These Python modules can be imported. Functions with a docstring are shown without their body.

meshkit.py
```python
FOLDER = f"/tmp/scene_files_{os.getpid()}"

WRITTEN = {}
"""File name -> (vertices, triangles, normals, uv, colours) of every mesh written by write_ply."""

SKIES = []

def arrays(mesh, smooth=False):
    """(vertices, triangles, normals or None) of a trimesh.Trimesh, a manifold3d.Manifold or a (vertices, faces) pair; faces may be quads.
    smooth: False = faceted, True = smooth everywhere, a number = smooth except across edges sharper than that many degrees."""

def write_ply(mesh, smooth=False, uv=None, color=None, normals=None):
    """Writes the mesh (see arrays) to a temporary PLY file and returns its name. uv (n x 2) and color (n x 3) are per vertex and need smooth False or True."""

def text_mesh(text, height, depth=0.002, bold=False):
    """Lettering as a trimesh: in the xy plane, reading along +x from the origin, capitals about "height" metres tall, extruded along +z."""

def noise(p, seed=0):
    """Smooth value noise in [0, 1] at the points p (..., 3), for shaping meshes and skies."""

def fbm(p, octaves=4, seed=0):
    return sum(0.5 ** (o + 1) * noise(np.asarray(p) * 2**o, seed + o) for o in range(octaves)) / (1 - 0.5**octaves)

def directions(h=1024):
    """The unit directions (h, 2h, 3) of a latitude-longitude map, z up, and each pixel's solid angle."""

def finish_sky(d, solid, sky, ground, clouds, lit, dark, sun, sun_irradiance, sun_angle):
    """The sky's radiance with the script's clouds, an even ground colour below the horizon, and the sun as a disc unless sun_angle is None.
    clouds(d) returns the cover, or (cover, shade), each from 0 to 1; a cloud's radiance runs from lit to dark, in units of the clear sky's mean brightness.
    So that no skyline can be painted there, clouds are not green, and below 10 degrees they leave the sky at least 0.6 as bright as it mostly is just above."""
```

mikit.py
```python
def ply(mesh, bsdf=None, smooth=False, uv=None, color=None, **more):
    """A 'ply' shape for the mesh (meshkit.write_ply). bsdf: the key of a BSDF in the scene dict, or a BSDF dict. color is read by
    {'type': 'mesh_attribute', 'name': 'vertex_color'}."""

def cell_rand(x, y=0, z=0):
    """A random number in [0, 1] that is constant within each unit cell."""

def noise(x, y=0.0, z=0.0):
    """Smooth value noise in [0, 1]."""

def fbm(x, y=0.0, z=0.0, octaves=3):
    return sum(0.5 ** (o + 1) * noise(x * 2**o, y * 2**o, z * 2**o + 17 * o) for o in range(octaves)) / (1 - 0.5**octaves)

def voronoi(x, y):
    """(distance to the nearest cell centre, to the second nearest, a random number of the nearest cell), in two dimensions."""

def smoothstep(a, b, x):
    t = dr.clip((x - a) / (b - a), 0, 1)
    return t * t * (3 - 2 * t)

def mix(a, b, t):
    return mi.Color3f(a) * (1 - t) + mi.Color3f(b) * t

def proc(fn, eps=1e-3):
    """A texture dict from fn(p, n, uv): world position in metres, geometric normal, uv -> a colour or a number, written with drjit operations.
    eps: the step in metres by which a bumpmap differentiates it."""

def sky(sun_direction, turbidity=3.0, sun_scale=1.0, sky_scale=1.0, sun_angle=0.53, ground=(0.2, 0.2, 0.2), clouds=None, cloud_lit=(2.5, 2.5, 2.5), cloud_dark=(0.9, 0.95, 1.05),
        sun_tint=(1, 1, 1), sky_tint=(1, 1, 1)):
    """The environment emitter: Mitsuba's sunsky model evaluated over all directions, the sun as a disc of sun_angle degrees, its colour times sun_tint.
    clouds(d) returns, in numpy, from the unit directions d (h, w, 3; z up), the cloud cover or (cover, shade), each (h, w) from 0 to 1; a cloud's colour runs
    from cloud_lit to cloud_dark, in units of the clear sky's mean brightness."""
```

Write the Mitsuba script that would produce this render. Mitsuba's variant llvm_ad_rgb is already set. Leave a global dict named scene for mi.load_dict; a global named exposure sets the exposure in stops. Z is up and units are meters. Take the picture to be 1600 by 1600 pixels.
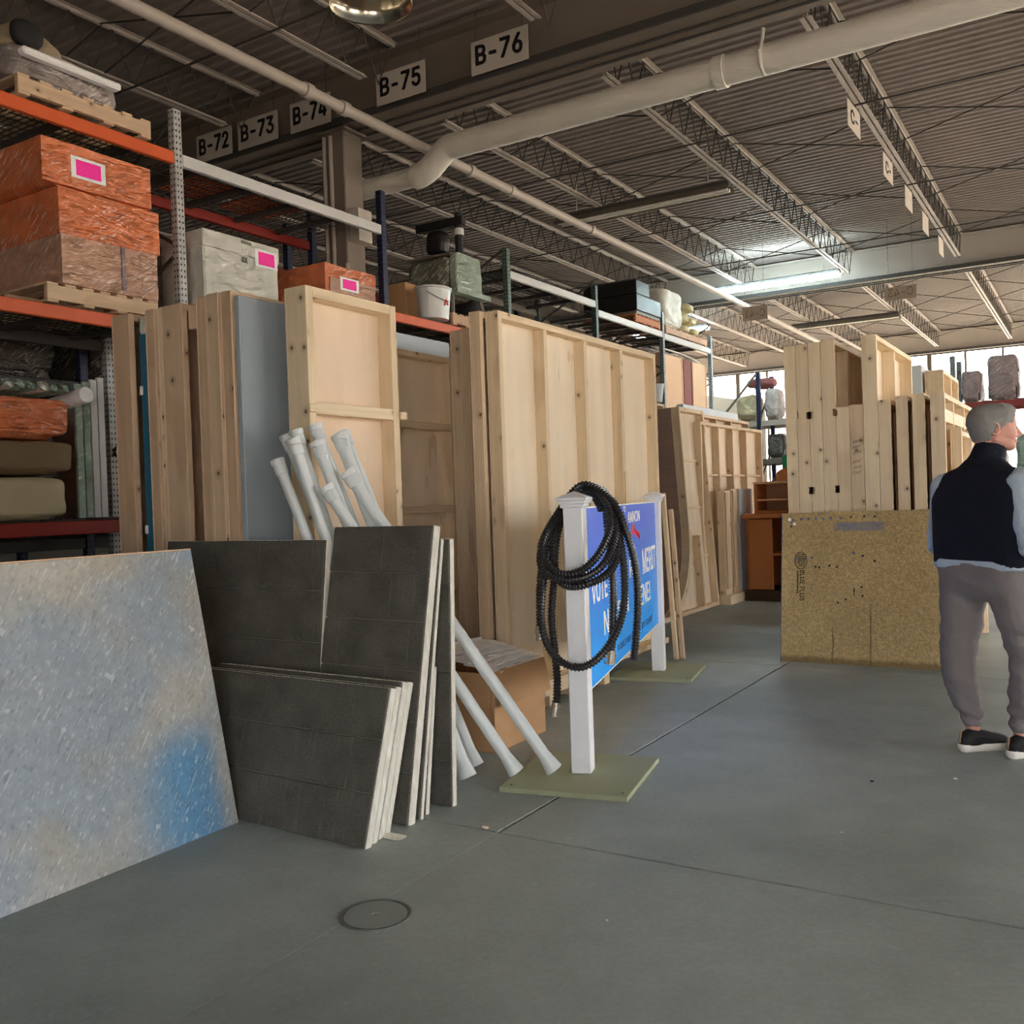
import math, random, numpy as np, trimesh, manifold3d as m3, shapely, shapely.geometry as sg
import drjit as dr, mitsuba as mi, mikit, meshkit
from mikit import noise, fbm, voronoi, cell_rand, smoothstep, mix
random.seed(7); np.random.seed(7)
T = mi.ScalarTransform4f
scene, labels = {'type': 'scene'}, {}
# ---------------------------------------------------------------- camera, sky, exposure
CAM = np.array([0, 0, 1.4])
FWD = np.array([-0.52656, 0.85005, -0.01219]); UP = np.array([0.02302, 0.02858, 0.99933])
scene['camera'] = {'type': 'perspective', 'fov': 2 * math.degrees(math.atan(800 / 1487.0)), 'fov_axis': 'x', 'near_clip': 0.05, 'far_clip': 200,
                   'to_world': T().look_at(origin=CAM.tolist(), target=(CAM + FWD).tolist(), up=UP.tolist())}
exposure = 5.1
scene['sky'] = mikit.sky([0.32, 0.85, 0.44], turbidity=4, sun_scale=0.7, sun_angle=3.0, sun_tint=(1, .97, .97), clouds=lambda d: np.full(d.shape[:2], 0.9), cloud_lit=(2.0, 2.0, 2.0), cloud_dark=(1.5, 1.5, 1.5), ground=(0.62, 0.57, 0.52))

# ---------------------------------------------------------------- materials
def rgb(r, g, b):
    return {'type': 'rgb', 'value': [((v / 255 + .055) / 1.055) ** 2.4 if v > 10 else v / 255 / 12.92 for v in (r, g, b)]}
def C3(r, g, b):
    return mi.Color3f(*rgb(r, g, b)['value'])
def mat(key, color, rough=.6, metal=0., spec=.5, bump=None, bscale=.002, eps=1e-3, **kw):
    b = {'type': 'principled', 'base_color': color, 'roughness': rough, 'metallic': metal, 'specular': spec, **kw}
    if bump is not None:
        b = {'type': 'bumpmap', 'arbitrary': mikit.proc(bump, eps), 'scale': bscale, 'bsdf': b}
    scene['m_' + key] = {'type': 'twosided', 'bsdf': b}
def pine_fn(p, n, uv):            # u metres along the grain, v metres across + 16 * k, k carries the piece's tone
    k = dr.floor(uv.y / 16); v = uv.y - 16 * k - 8; t = k / 64
    g = fbm(uv.x * 1.3 + k * 3.1, v * 34 + k * 7.7, k, 3); f = noise(uv.x * 5, v * 260, k)
    c = mix(C3(227, 210, 177), C3(174, 136, 111), t)
    c = c * (0.86 + 0.22 * g + 0.08 * f)
    d, _, w = voronoi(uv.x / .15 + k * 5.3, v / .13 + k * 2.9)
    kn = (1 - smoothstep(.045, .10, d)) * dr.select(w > .80, 1.0, 0.0)
    halo = (1 - smoothstep(.08, .3, d)) * dr.select(w > .80, 1.0, 0.0)
    c = c * (1 - .22 * halo)
    c = mix(c, C3(104, 62, 34), kn * .85)
    st = smoothstep(.66, .8, fbm(uv.x * 2.2, v * 6 + k, k + 3, 2)) * .35
    return mix(c, c * mi.Color3f(.7, .62, .55), st)
def plyw_fn(p, n, uv):
    k = dr.floor(uv.y / 16); v = uv.y - 16 * k - 8; t = k / 64
    g = fbm(uv.x * 1.1 + k, v * 9 + 3 * k, k, 3); w = fbm(uv.x * .9, v * 1.3 + k, 5, 2)
    c = mix(C3(229, 214, 190), C3(217, 182, 154), t)
    c = c * (0.84 + .2 * g + .14 * w)
    s = smoothstep(.78, .84, noise(uv.x * 7 + k, v * 26, 2)) * smoothstep(.6, .75, noise(uv.x * 2, v * 2, k))
    return mix(c, C3(170, 120, 84), s * .3)
def post_fn(p, n, uv):
    k = dr.floor(uv.y / 16); v = uv.y - 16 * k - 8
    c = C3(176, 178, 178)
    c = dr.select(k > .5, C3(36, 44, 74), c); c = dr.select(k > 1.5, C3(92, 112, 104), c); c = dr.select(k > 2.5, C3(70, 88, 86), c)
    c = dr.select(k > 3.5, C3(128, 136, 142), c); c = dr.select(k > 4.5, C3(150, 172, 188), c)
    z = uv.x / .05; fz = z - dr.floor(z) - .5
    a = dr.square(fz * .05 / .011) + dr.square((dr.abs(v) - .017) / .007)
    return dr.select(a < 1, C3(26, 26, 28), c * (.86 + .28 * noise(uv.x * 9, v * 40, k)))
def concrete_fn(p, n, uv):
    a = fbm(p.x * .8, p.y * .8, 0, 4); b = fbm(p.x * 6, p.y * 6, 2, 3); f = noise(p.x * 90, p.y * 90, 4)
    c = mix(C3(130, 139, 136), C3(156, 164, 160), smoothstep(.25, .75, a))
    c = c * (.86 + .16 * b + .1 * f)
    sp = smoothstep(.90, .93, noise(p.x * 55, p.y * 55, 7))
    c = mix(c, C3(196, 200, 194), sp * .10)
    scr = smoothstep(.86, .9, noise(p.x * 5 + p.y * 3, p.y * 40 - p.x * 20, 9)) * smoothstep(.55, .7, noise(p.x * 1.1, p.y * 1.1, 3))
    return mix(c, C3(186, 190, 186), scr * .08)
def cracks_fn(p, n, uv):
    return fbm(p.x * 40, p.y * 40, p.z * 40, 2)
def osb_fn(p, n, uv):
    wx = noise(p.x * 9, p.z * 9, 1) - .5
    d, _, w = voronoi(p.x * 70 + 3 * wx, p.z * 90); d2, _, w2 = voronoi(p.x * 150 + 40, p.z * 60 + 3 * wx)
    c = mix(C3(166, 142, 98), C3(192, 168, 120), w)
    c = mix(c, C3(226, 200, 150), smoothstep(.8, .9, w2) * .4)
    c = mix(c, C3(112, 86, 50), smoothstep(.95, .98, w2) * .55)
    c = c * (.85 + .25 * fbm(p.x * 3, p.z * 3, 3, 2))
    blue = smoothstep(-1.86, -1.83, p.x) * (1 - smoothstep(-1.5, -1.44, p.x)) * smoothstep(1.05, 1.07, p.z) * (1 - smoothstep(1.12, 1.14, p.z)) * (.35 + .5 * fbm(p.x * 20, p.z * 30, 6, 2))
    c = mix(c, C3(110, 122, 150), blue)
    drip = (1 - smoothstep(.003, .010, dr.abs(p.x + 1.86 + .004 * dr.sin(p.z * 30)))) * (1 - smoothstep(.2, .38, p.z))
    drip = dr.maximum(drip, (1 - smoothstep(.003, .010, dr.abs(p.x + 1.57))) * (1 - smoothstep(.35, .58, p.z)))
    c = mix(c, C3(84, 66, 40), drip * .6)
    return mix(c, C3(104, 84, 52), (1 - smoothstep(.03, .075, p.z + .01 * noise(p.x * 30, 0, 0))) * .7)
def spray_fn(p, n, uv):           # sprayed scenic board with pale flecks
    y, z = p.y, p.z
    c = mix(C3(152, 162, 170), C3(178, 174, 164), smoothstep(.35, .7, fbm(y * 2.2, z * 2.2, 1, 3)))
    b = smoothstep(.42, .95, fbm(y * 1.3 + 4, z * 1.2, 3, 2) * .55 + .5 * smoothstep(2.2, 2.75, y) * (1 - smoothstep(.3, .6, z)) * (1 - smoothstep(2.8, 3.0, y)) + .4 * smoothstep(2.2, 2.8, y) * smoothstep(.9, 1.2, z))
    c = mix(c, C3(86, 142, 182), b)
    c = mix(c, C3(168, 152, 126), smoothstep(.58, .85, fbm(y * 2.4 + 9, z * 2.4, 8, 2)) * .35)
    c = c * (.9 + .2 * fbm(y * 40, z * 40, 6, 2))
    s1, s2 = y * .62 + z * .78, y * .78 - z * .62
    fl = .7 * smoothstep(.74, .92, noise(s1 * 46, s2 * 210, 2)) + smoothstep(.85, .93, noise(s1 * 26 + 5, s2 * 110, 5))
    dk = smoothstep(.75, .9, noise(s1 * 40 + 9, s2 * 160 + 7, 8))
    c = c * (1 - .18 * dk)
    return mix(c, C3(214, 216, 214), dr.minimum(fl, 1) * .45)
def foam_fn(p, n, uv):
    a = fbm(p.x * 7, p.y * 7, p.z * 7, 3); s = noise(p.x * 160, p.y * 160, p.z * 160)
    ch = smoothstep(.7, .84, noise(p.x * 90, p.y * 20, p.z * 5)) * smoothstep(.5, .7, noise(p.x * 4, p.z * 2, 2))
    c = mix(C3(74, 73, 68), C3(106, 104, 96), a) * (.8 + .35 * s)
    return mix(c, C3(150, 148, 140), ch * .10)
def edge_fn(p, n, uv):
    return mix(C3(196, 192, 178), C3(240, 238, 228), fbm(p.x * 60, p.y * 60, p.z * 14, 3))
def brick_fn(p, n, uv):
    y, z = p.y + p.x, p.z
    r = dr.floor(z / .067); yy = y / .2 + .5 * (r - 2 * dr.floor(r / 2))
    fy, fz = yy - dr.floor(yy), z / .067 - r
    m = smoothstep(.0, .05, fy) * smoothstep(1.0, .95, fy) * smoothstep(.0, .12, fz) * smoothstep(1.0, .88, fz)
    c = mix(C3(96, 56, 46), C3(132, 84, 66), cell_rand(dr.floor(yy), r, 1)) * (.8 + .4 * fbm(y * 30, z * 30, 0, 2))
    return mix(C3(120, 104, 94), c, m)
def brick2_fn(p, n, uv): return mix(brick_fn(p, n, uv), C3(196, 178, 166), .45)  # lighter copy of the brick, light on the reveal mixed into its colour
def card_fn(p, n, uv):
    return C3(186, 146, 108) * (.86 + .2 * fbm(p.x * 5, p.y * 5, p.z * 9, 3))
def wrapb(p, n, uv):
    a = fbm(p.x * 9, p.y * 9 + p.z * 11, p.z * 26, 3)
    return dr.abs(a - .5)
def fold_fn(p, n, uv):
    return fbm(p.x * 9, p.y * 9, p.z * 6, 3)
def cloth_fn(p, n, uv):
    return fbm(p.x * 22, p.y * 22, p.z * 12, 3)
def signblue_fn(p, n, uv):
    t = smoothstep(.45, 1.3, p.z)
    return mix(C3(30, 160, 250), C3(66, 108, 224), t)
def deck_fn(p, n, uv):
    return C3(133, 123, 117) * (.84 + .25 * fbm(p.x * .6, p.y * .6, 1, 3) + .05 * noise(p.x * 8, p.y * 60, 3))

mat('pine', mikit.proc(pine_fn), .62, spec=.3)
mat('plywood', mikit.proc(plyw_fn), .65, spec=.25)
mat('post', mikit.proc(post_fn), .45, .2)
mat('concrete', mikit.proc(concrete_fn), .55, spec=.4)
mat('joint', rgb(54, 56, 54), .9)
mat('osb', mikit.proc(osb_fn), .75, spec=.2)
mat('spray', mikit.proc(spray_fn), .7, spec=.2)
mat('foam', mikit.proc(foam_fn), .9, spec=.15, bump=cracks_fn, bscale=.006)
mat('foam_joint', rgb(118, 115, 106), .9)
mat('foam_edge', mikit.proc(edge_fn), .9, spec=.1)
mat('brick', mikit.proc(brick_fn), .85, spec=.2)
mat('brick_pale', mikit.proc(brick2_fn), .85, spec=.2)
mat('card', mikit.proc(card_fn), .8, spec=.15)
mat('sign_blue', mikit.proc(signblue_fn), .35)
mat('deck', mikit.proc(deck_fn), .6, spec=.3)
for k, c, r in [('white', (236, 238, 240), .35), ('white_post', (226, 228, 232), .4), ('pipe_white', (206, 202, 192), .5), ('pvc', (206, 212, 212), .3), ('black', (22, 22, 24), .45), ('black_matte', (30, 30, 32), .8),
                ('orange', (206, 92, 48), .45), ('red', (128, 34, 26), .5), ('red_far', (130, 48, 52), .5), ('grey_board', (152, 164, 172), .6), ('white_board', (206, 216, 222), .6), ('teal', (34, 96, 124), .5),
                ('pink', (255, 44, 170), .6), ('mdf', (152, 156, 128), .8), ('mdf_edge', (70, 72, 52), .9), ('steel_light', (168, 159, 150), .5), ('steel_dark', (104, 98, 90), .55), ('steel_deep', (62, 60, 58), .6),
                ('galv', (198, 200, 200), .4), ('navy', (36, 44, 74), .5), ('dark', (38, 36, 34), .8), ('wall', (150, 140, 126), .9), ('wall_dark', (92, 86, 78), .9), ('crate_brown', (176, 112, 66), .7), ('brown_dark', (58, 40, 32), .7),
                ('green', (38, 160, 96), .6), ('letter_dark', (34, 36, 38), .7), ('sign_white', (184, 176, 166), .6), ('sign_back', (158, 144, 130), .6), ('ghost', (112, 102, 92), .7), ('letter_blue', (24, 70, 130), .6), ('letter_red', (226, 52, 76), .5),
                ('washer_blue', (92, 106, 150), .5), ('washer_white', (230, 226, 214), .5), ('stamp', (62, 54, 36), .8), ('skin', (206, 150, 132), .55), ('hair', (132, 130, 126), .7), ('sole', (236, 232, 224), .6), ('shoe', (24, 24, 26), .7),
                ('sheet_tan', (226, 208, 186), .7), ('maroon', (130, 78, 76), .7), ('tan_panel', (214, 180, 148), .7), ('girder', (118, 108, 98), .6), ('steel_web', (84, 78, 72), .6), ('cap_tan', (150, 120, 92), .7), ('eye', (60, 44, 36), .3), ('lip', (176, 112, 104), .5), ('floor_plate', (134, 140, 136), .55), ('rim', (92, 96, 93), .6)]:
    mat(k, rgb(*c), r)
mat('chrome', rgb(214, 206, 190), .18, 1.0)
mat('hose', rgb(30, 30, 33), .28, spec=.9)
mat('coupling', rgb(196, 190, 176), .35, .9)
WRAPS = [('orange', (226, 128, 80)), ('brown', (200, 156, 130)), ('clear', (182, 174, 168)), ('green', (150, 172, 158)), ('white', (226, 228, 218)), ('grey', (160, 150, 146)), ('dark', (76, 70, 64)), ('gold', (216, 204, 164)), ('purple', (150, 132, 136)), ('olive', (104, 108, 92))]
def wrap_fn(p, n, uv):            # stretch film: base tone by index, glints on its creases painted in as whitish streaks
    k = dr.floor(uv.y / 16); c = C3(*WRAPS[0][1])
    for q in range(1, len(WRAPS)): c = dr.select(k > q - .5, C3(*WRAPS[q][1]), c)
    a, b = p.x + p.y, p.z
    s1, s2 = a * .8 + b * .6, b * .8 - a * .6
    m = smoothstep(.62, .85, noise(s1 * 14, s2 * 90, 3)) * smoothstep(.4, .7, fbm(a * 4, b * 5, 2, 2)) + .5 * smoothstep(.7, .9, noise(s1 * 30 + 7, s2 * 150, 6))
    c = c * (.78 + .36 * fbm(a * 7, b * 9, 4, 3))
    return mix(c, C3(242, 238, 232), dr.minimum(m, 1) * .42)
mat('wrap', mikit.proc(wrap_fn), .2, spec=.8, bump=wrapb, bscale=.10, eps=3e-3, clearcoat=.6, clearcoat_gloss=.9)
for k, c in [('sack', (178, 168, 134)), ('sofa', (116, 100, 74)), ('blanket', (150, 136, 112))]:
    mat(k, rgb(*c), .9, bump=fold_fn, bscale=.05, eps=4e-3)
for k, c in [('vest', (30, 34, 44)), ('shirt', (186, 202, 216)), ('trousers', (132, 126, 126))]:
    mat(k, rgb(*c), .9, spec=.15, sheen=.3, bump=cloth_fn, bscale=.012, eps=3e-3)
scene['m_glass'] = {'type': 'thindielectric', 'int_ior': 1.3}

# ---------------------------------------------------------------- helpers
XF = [np.eye(4)]
class xf:
    def __init__(s, M): s.M = M
    def __enter__(s): XF.append(XF[-1] @ s.M)
    def __exit__(s, *a): XF.pop()
def TR(x, y, z): M = np.eye(4); M[:3, 3] = x, y, z; return M
def ROT(ax, deg, at=(0, 0, 0)): return trimesh.transformations.rotation_matrix(math.radians(deg), ax, at)
USED = {}
def numbered(k):
    n = USED.get(k, 0); USED[k] = n + 1
    return k if n == 0 else f'{k}_{n:03d}'
def lab(key, label=None, cat=None, group=None, kind=None):
    d = {a: b for a, b in (('label', label), ('category', cat), ('group', group), ('kind', kind)) if b}
    labels.setdefault(key, {}).update(d); return key
def thing(name, label, cat, group=None): return lab(numbered(name), label, cat, group)
def struct(name): return lab(numbered(name), kind='structure')
def put(parent, name, mesh, bsdf, uv=None, smooth=False, label=None, **more):
    key = numbered(parent + '__' + name if parent else name)
    if hasattr(mesh, 'to_mesh'):
        q = mesh.to_mesh(); mesh = (np.array(q.vert_properties[:, :3], float), np.array(q.tri_verts))
    if isinstance(mesh, trimesh.Trimesh): mesh = (np.array(mesh.vertices), np.array(mesh.faces))
    v, f = np.asarray(mesh[0], float), np.asarray(mesh[1])
    M = XF[-1]; v = v @ M[:3, :3].T + M[:3, 3]
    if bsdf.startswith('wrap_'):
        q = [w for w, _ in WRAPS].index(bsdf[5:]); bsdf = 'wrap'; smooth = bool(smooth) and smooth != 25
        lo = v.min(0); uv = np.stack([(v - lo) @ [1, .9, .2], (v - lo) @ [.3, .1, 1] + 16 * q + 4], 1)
    scene[key] = mikit.ply((v, f), 'm_' + bsdf, smooth=smooth, uv=uv, **more)
    if label: labels[key] = {'label': label}
    return key
# chamfered box: 24 corners, 44 triangles, uv along the longest side
_F, _OWN = [], []
def _mkbox():
    idx = {}; V = []
    for s in [(a, b, c) for a in (-1, 1) for b in (-1, 1) for c in (-1, 1)]:
        for ax in range(3): idx[s, ax] = len(V); V.append((s, ax))
    F = []
    def q(a, b, c, d): F.extend([[a, b, c], [a, c, d]])
    for ax in range(3):
        b, c = (ax + 1) % 3, (ax + 2) % 3
        for sg_ in (-1, 1):
            cs = []
            for sb, sc in ((-1, -1), (1, -1), (1, 1), (-1, 1)):
                s = [0, 0, 0]; s[ax] = sg_; s[b] = sb; s[c] = sc; cs.append(idx[tuple(s), ax])
            q(*(cs if sg_ > 0 else cs[::-1]))
        for sb in (-1, 1):
            for sc in (-1, 1):
                s0 = [0, 0, 0]; s0[b] = sb; s0[c] = sc; s1 = list(s0); s0[ax] = -1; s1[ax] = 1; s0, s1 = tuple(s0), tuple(s1)
                e = [idx[s0, b], idx[s1, b], idx[s1, c], idx[s0, c]]
                q(*(e if sb * sc < 0 else e[::-1]))
    for s in [(a, b, c) for a in (-1, 1) for b in (-1, 1) for c in (-1, 1)]:
        t = [idx[s, 0], idx[s, 1], idx[s, 2]]; F.append(t if s[0] * s[1] * s[2] > 0 else t[::-1])
    return V, np.array(F)
_V, _F = _mkbox()
_S = np.array([s for s, a in _V], float); _A = np.array([a for s, a in _V])
def boxm(lo, hi, c=.003, k=None, grain=None):
    lo, hi = np.minimum(lo, hi).astype(float), np.maximum(lo, hi).astype(float); h = (hi - lo) / 2; c = min(c, h.min() * .45)
    v = _S * (h - c); v[np.arange(24), _A] += _S[np.arange(24), _A] * c
    if k is None: uv = None
    else:
        g = int(np.argmax(h)) if grain is None else grain
        o1, o2 = random.random() * 50, 0
        uv = np.zeros((24, 2))
        for i in range(24):
            a = _A[i]
            if a == g: o = [x for x in range(3) if x != g]; uv[i] = v[i, o[0]] * .15 + o1, v[i, o[1]] * 1.0
            else: o = 3 - g - a; uv[i] = v[i, g] + o1, v[i, o] + (1.3 if a > o else 2.7) * (k is not None and k >= 0 and not POSTMODE[0])
        uv[:, 1] += 16 * abs(k) + 8
    return v + (lo + hi) / 2, _F, uv
POSTMODE = [False]
def tk(t): return int(np.clip(t + random.uniform(-.07, .07), 0, 1) * 63)
def bx(parent, name, lo, hi, bsdf='pine', t=None, c=.003, grain=None, label=None, post=None):
    k = None
    if bsdf in ('pine', 'plywood'): k = tk(.3 if t is None else t)
    if post is not None: k = post; POSTMODE[0] = True
    v, f, uv = boxm(lo, hi, c, k, grain); POSTMODE[0] = False
    return put(parent, name, (v, f), bsdf, uv=uv, label=label)
def multi(boxes, c=.002):
    V, F, n = [], [], 0
    for lo, hi in boxes:
        v, f, _ = boxm(lo, hi, c); V.append(v); F.append(f + n); n += 24
    return np.vstack(V), np.vstack(F)
def join(ms):
    V, F, n = [], [], 0
    for v, f in ms: V.append(v); F.append(np.asarray(f) + n); n += len(v)
    return np.vstack(V), np.vstack(F)
def tube(path, r, n=8, cap=True):
    P = np.asarray(path, float); R = np.broadcast_to(np.asarray(r, float), (len(P),))
    t = np.gradient(P, axis=0); t /= np.linalg.norm(t, axis=1, keepdims=True)
    a = np.cross(t[0], [0, 0, 1.]); a = a if np.linalg.norm(a) > .1 else np.cross(t[0], [0, 1., 0]); a /= np.linalg.norm(a)
    V = []; ang = np.arange(n) * 2 * np.pi / n
    for i in range(len(P)):
        a = a - t[i] * (a @ t[i]); a /= np.linalg.norm(a); b = np.cross(t[i], a)
        V.append(P[i] + R[i] * (np.cos(ang)[:, None] * a + np.sin(ang)[:, None] * b))
    V = np.vstack(V); F = []
    i = np.arange(n); j = (i + 1) % n
    for s in range(len(P) - 1):
        o = s * n
        F.append(np.stack([o + i, o + j, o + n + j], 1)); F.append(np.stack([o + i, o + n + j, o + n + i], 1))
    if cap:
        m = len(V); V = np.vstack([V, P[:1], P[-1:]]); o = (len(P) - 1) * n
        F.append(np.stack([j, i, i * 0 + m], 1)); F.append(np.stack([o + i, o + j, i * 0 + m + 1], 1))
    return V, np.vstack(F)
def lathe(prof, n=32):            # profile (r, z) turned about z
    return tube([(0, 0, z + 1e-6 * i) for i, (r, z) in enumerate(prof)], [max(r, 1e-4) for r, z in prof], n)
def spin(prof, n=32):
    ang = np.arange(n) * 2 * np.pi / n; V = np.vstack([np.stack([r * np.cos(ang), r * np.sin(ang), ang * 0 + z], 1) for r, z in prof]); F = []
    i = np.arange(n); j = (i + 1) % n
    for s in range(len(prof) - 1): F += [np.stack([s * n + i, s * n + j, s * n + n + j], 1), np.stack([s * n + i, s * n + n + j, s * n + n + i], 1)]
    return V, np.vstack(F)
def spline(pts, step=.01):
    from scipy.interpolate import CubicSpline
    P = np.asarray(pts, float); s = np.r_[0, np.cumsum(np.linalg.norm(np.diff(P, axis=0), axis=1) ** .7)]
    cs = CubicSpline(s, P); q = cs(np.linspace(0, s[-1], 1500)); L = np.r_[0, np.cumsum(np.linalg.norm(np.diff(q, axis=0), axis=1))]
    n = max(int(L[-1] / step), 4); return np.stack([np.interp(np.linspace(0, L[-1], n), L, q[:, i]) for i in range(3)], 1)
def extrude(poly, d):
    return trimesh.creation.extrude_polygon(poly, d, engine='earcut')
def blob(lo, hi, seed=0, amp=.03, e=.35, n=4, freq=4., taper=0.):
    """A rounded, lumpy bundle filling the box."""
    m = trimesh.creation.box((2, 2, 2))
    for _ in range(n): m = m.subdivide()
    v = np.array(m.vertices); s = np.linalg.norm(v, axis=1, keepdims=True); sup = (np.abs(v) ** (2 / e)).sum(1, keepdims=True) ** (-e / 2)
    v = v * sup
    lo, hi = np.array(lo, float), np.array(hi, float); h = (hi - lo) / 2
    n0 = v / np.linalg.norm(v, axis=1, keepdims=True)
    w = v * h; w[:, :2] *= (1 - taper * (v[:, 2:3] + 1) / 2)
    w = w - n0 * amp * 2 * meshkit.fbm(w * freq + 11.3 * seed, 3, seed)[:, None]
    w[:, 2] = np.where(v[:, 2] < -.97, -h[2], w[:, 2])
    return w + (lo + hi) / 2, np.array(m.faces)
def text(parent, s, org, xd, yd, height, width=None, bsdf='letter_dark', depth=.002, bold=True, name='lettering', label=None):
    m = meshkit.text_mesh(s, height, depth, bold); v = np.array(m.vertices)
    v[:, 0] -= v[:, 0].min(); v[:, 1] -= v[:, 1].min()
    if width: v[:, 0] *= width / v[:, 0].max()
    v[:, 1] *= height / v[:, 1].max()
    xd, yd = np.array(xd, float), np.array(yd, float); nd = np.cross(xd, yd)
    return put(parent, name, (np.array(org) + v[:, :1] * xd + v[:, 1:2] * yd + v[:, 2:] * nd, m.faces), bsdf, label=label)
def hull(sph, res=12):
    pts = []
    base = trimesh.creation.icosphere(2).vertices
    for x, y, z, r in sph: pts.append(base * r + (x, y, z))
    return m3.Manifold.hull_points(np.vstack(pts))
def chain(joints): 
    out = hull(joints[:2])
    for a, b in zip(joints[1:], joints[2:]): out = out + hull([a, b])
    return out
def organic(man, edge=.02, it=12):
    q = man.refine_to_length(edge).to_mesh()
    m = trimesh.Trimesh(np.array(q.vert_properties[:, :3], float), np.array(q.tri_verts), process=True)
    trimesh.smoothing.filter_taubin(m, iterations=it); return m

# ---------------------------------------------------------------- setting
fl = struct('floor')
bx(fl, 'subfloor', (-14, -6, -.4), (8, 34, -.022), 'joint')
g = .006
for i, (x0, x1) in enumerate([(-14, -8.3), (-8.3, -2.2), (-2.2, 8)]):
    for y0, y1 in [(-6, -1.5), (-1.5, 3.35), (3.35, 7.6), (7.6, 13), (13, 20), (20, 27), (27, 34)]:
        gx = .0012 if y1 <= 3.4 else g; bx(fl, 'slab', (x0 + gx, y0 + g, -.02), (x1 - gx, y1 - g, 0), 'concrete', c=.001 if y1 <= 3.4 else .006)
pl = thing('floor_cover', 'round flush floor cover with a center hole in the grey concrete', 'floor cover')
put(pl, 'plate', spin([(0, .001), (0.012, .001), (.014, .004), (.108, .004), (.11, 0.0)], 48), 'floor_plate', smooth=40)
put(pl, 'rim', spin([(.112, .0), (.112, .0045), (.122, .0045), (.124, 0)], 48), 'rim', smooth=40)
for k in [k for k in scene if k.startswith(pl + '__')]: scene[k]['to_world'] = T().translate([-2.139, 2.479, .0])

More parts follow.
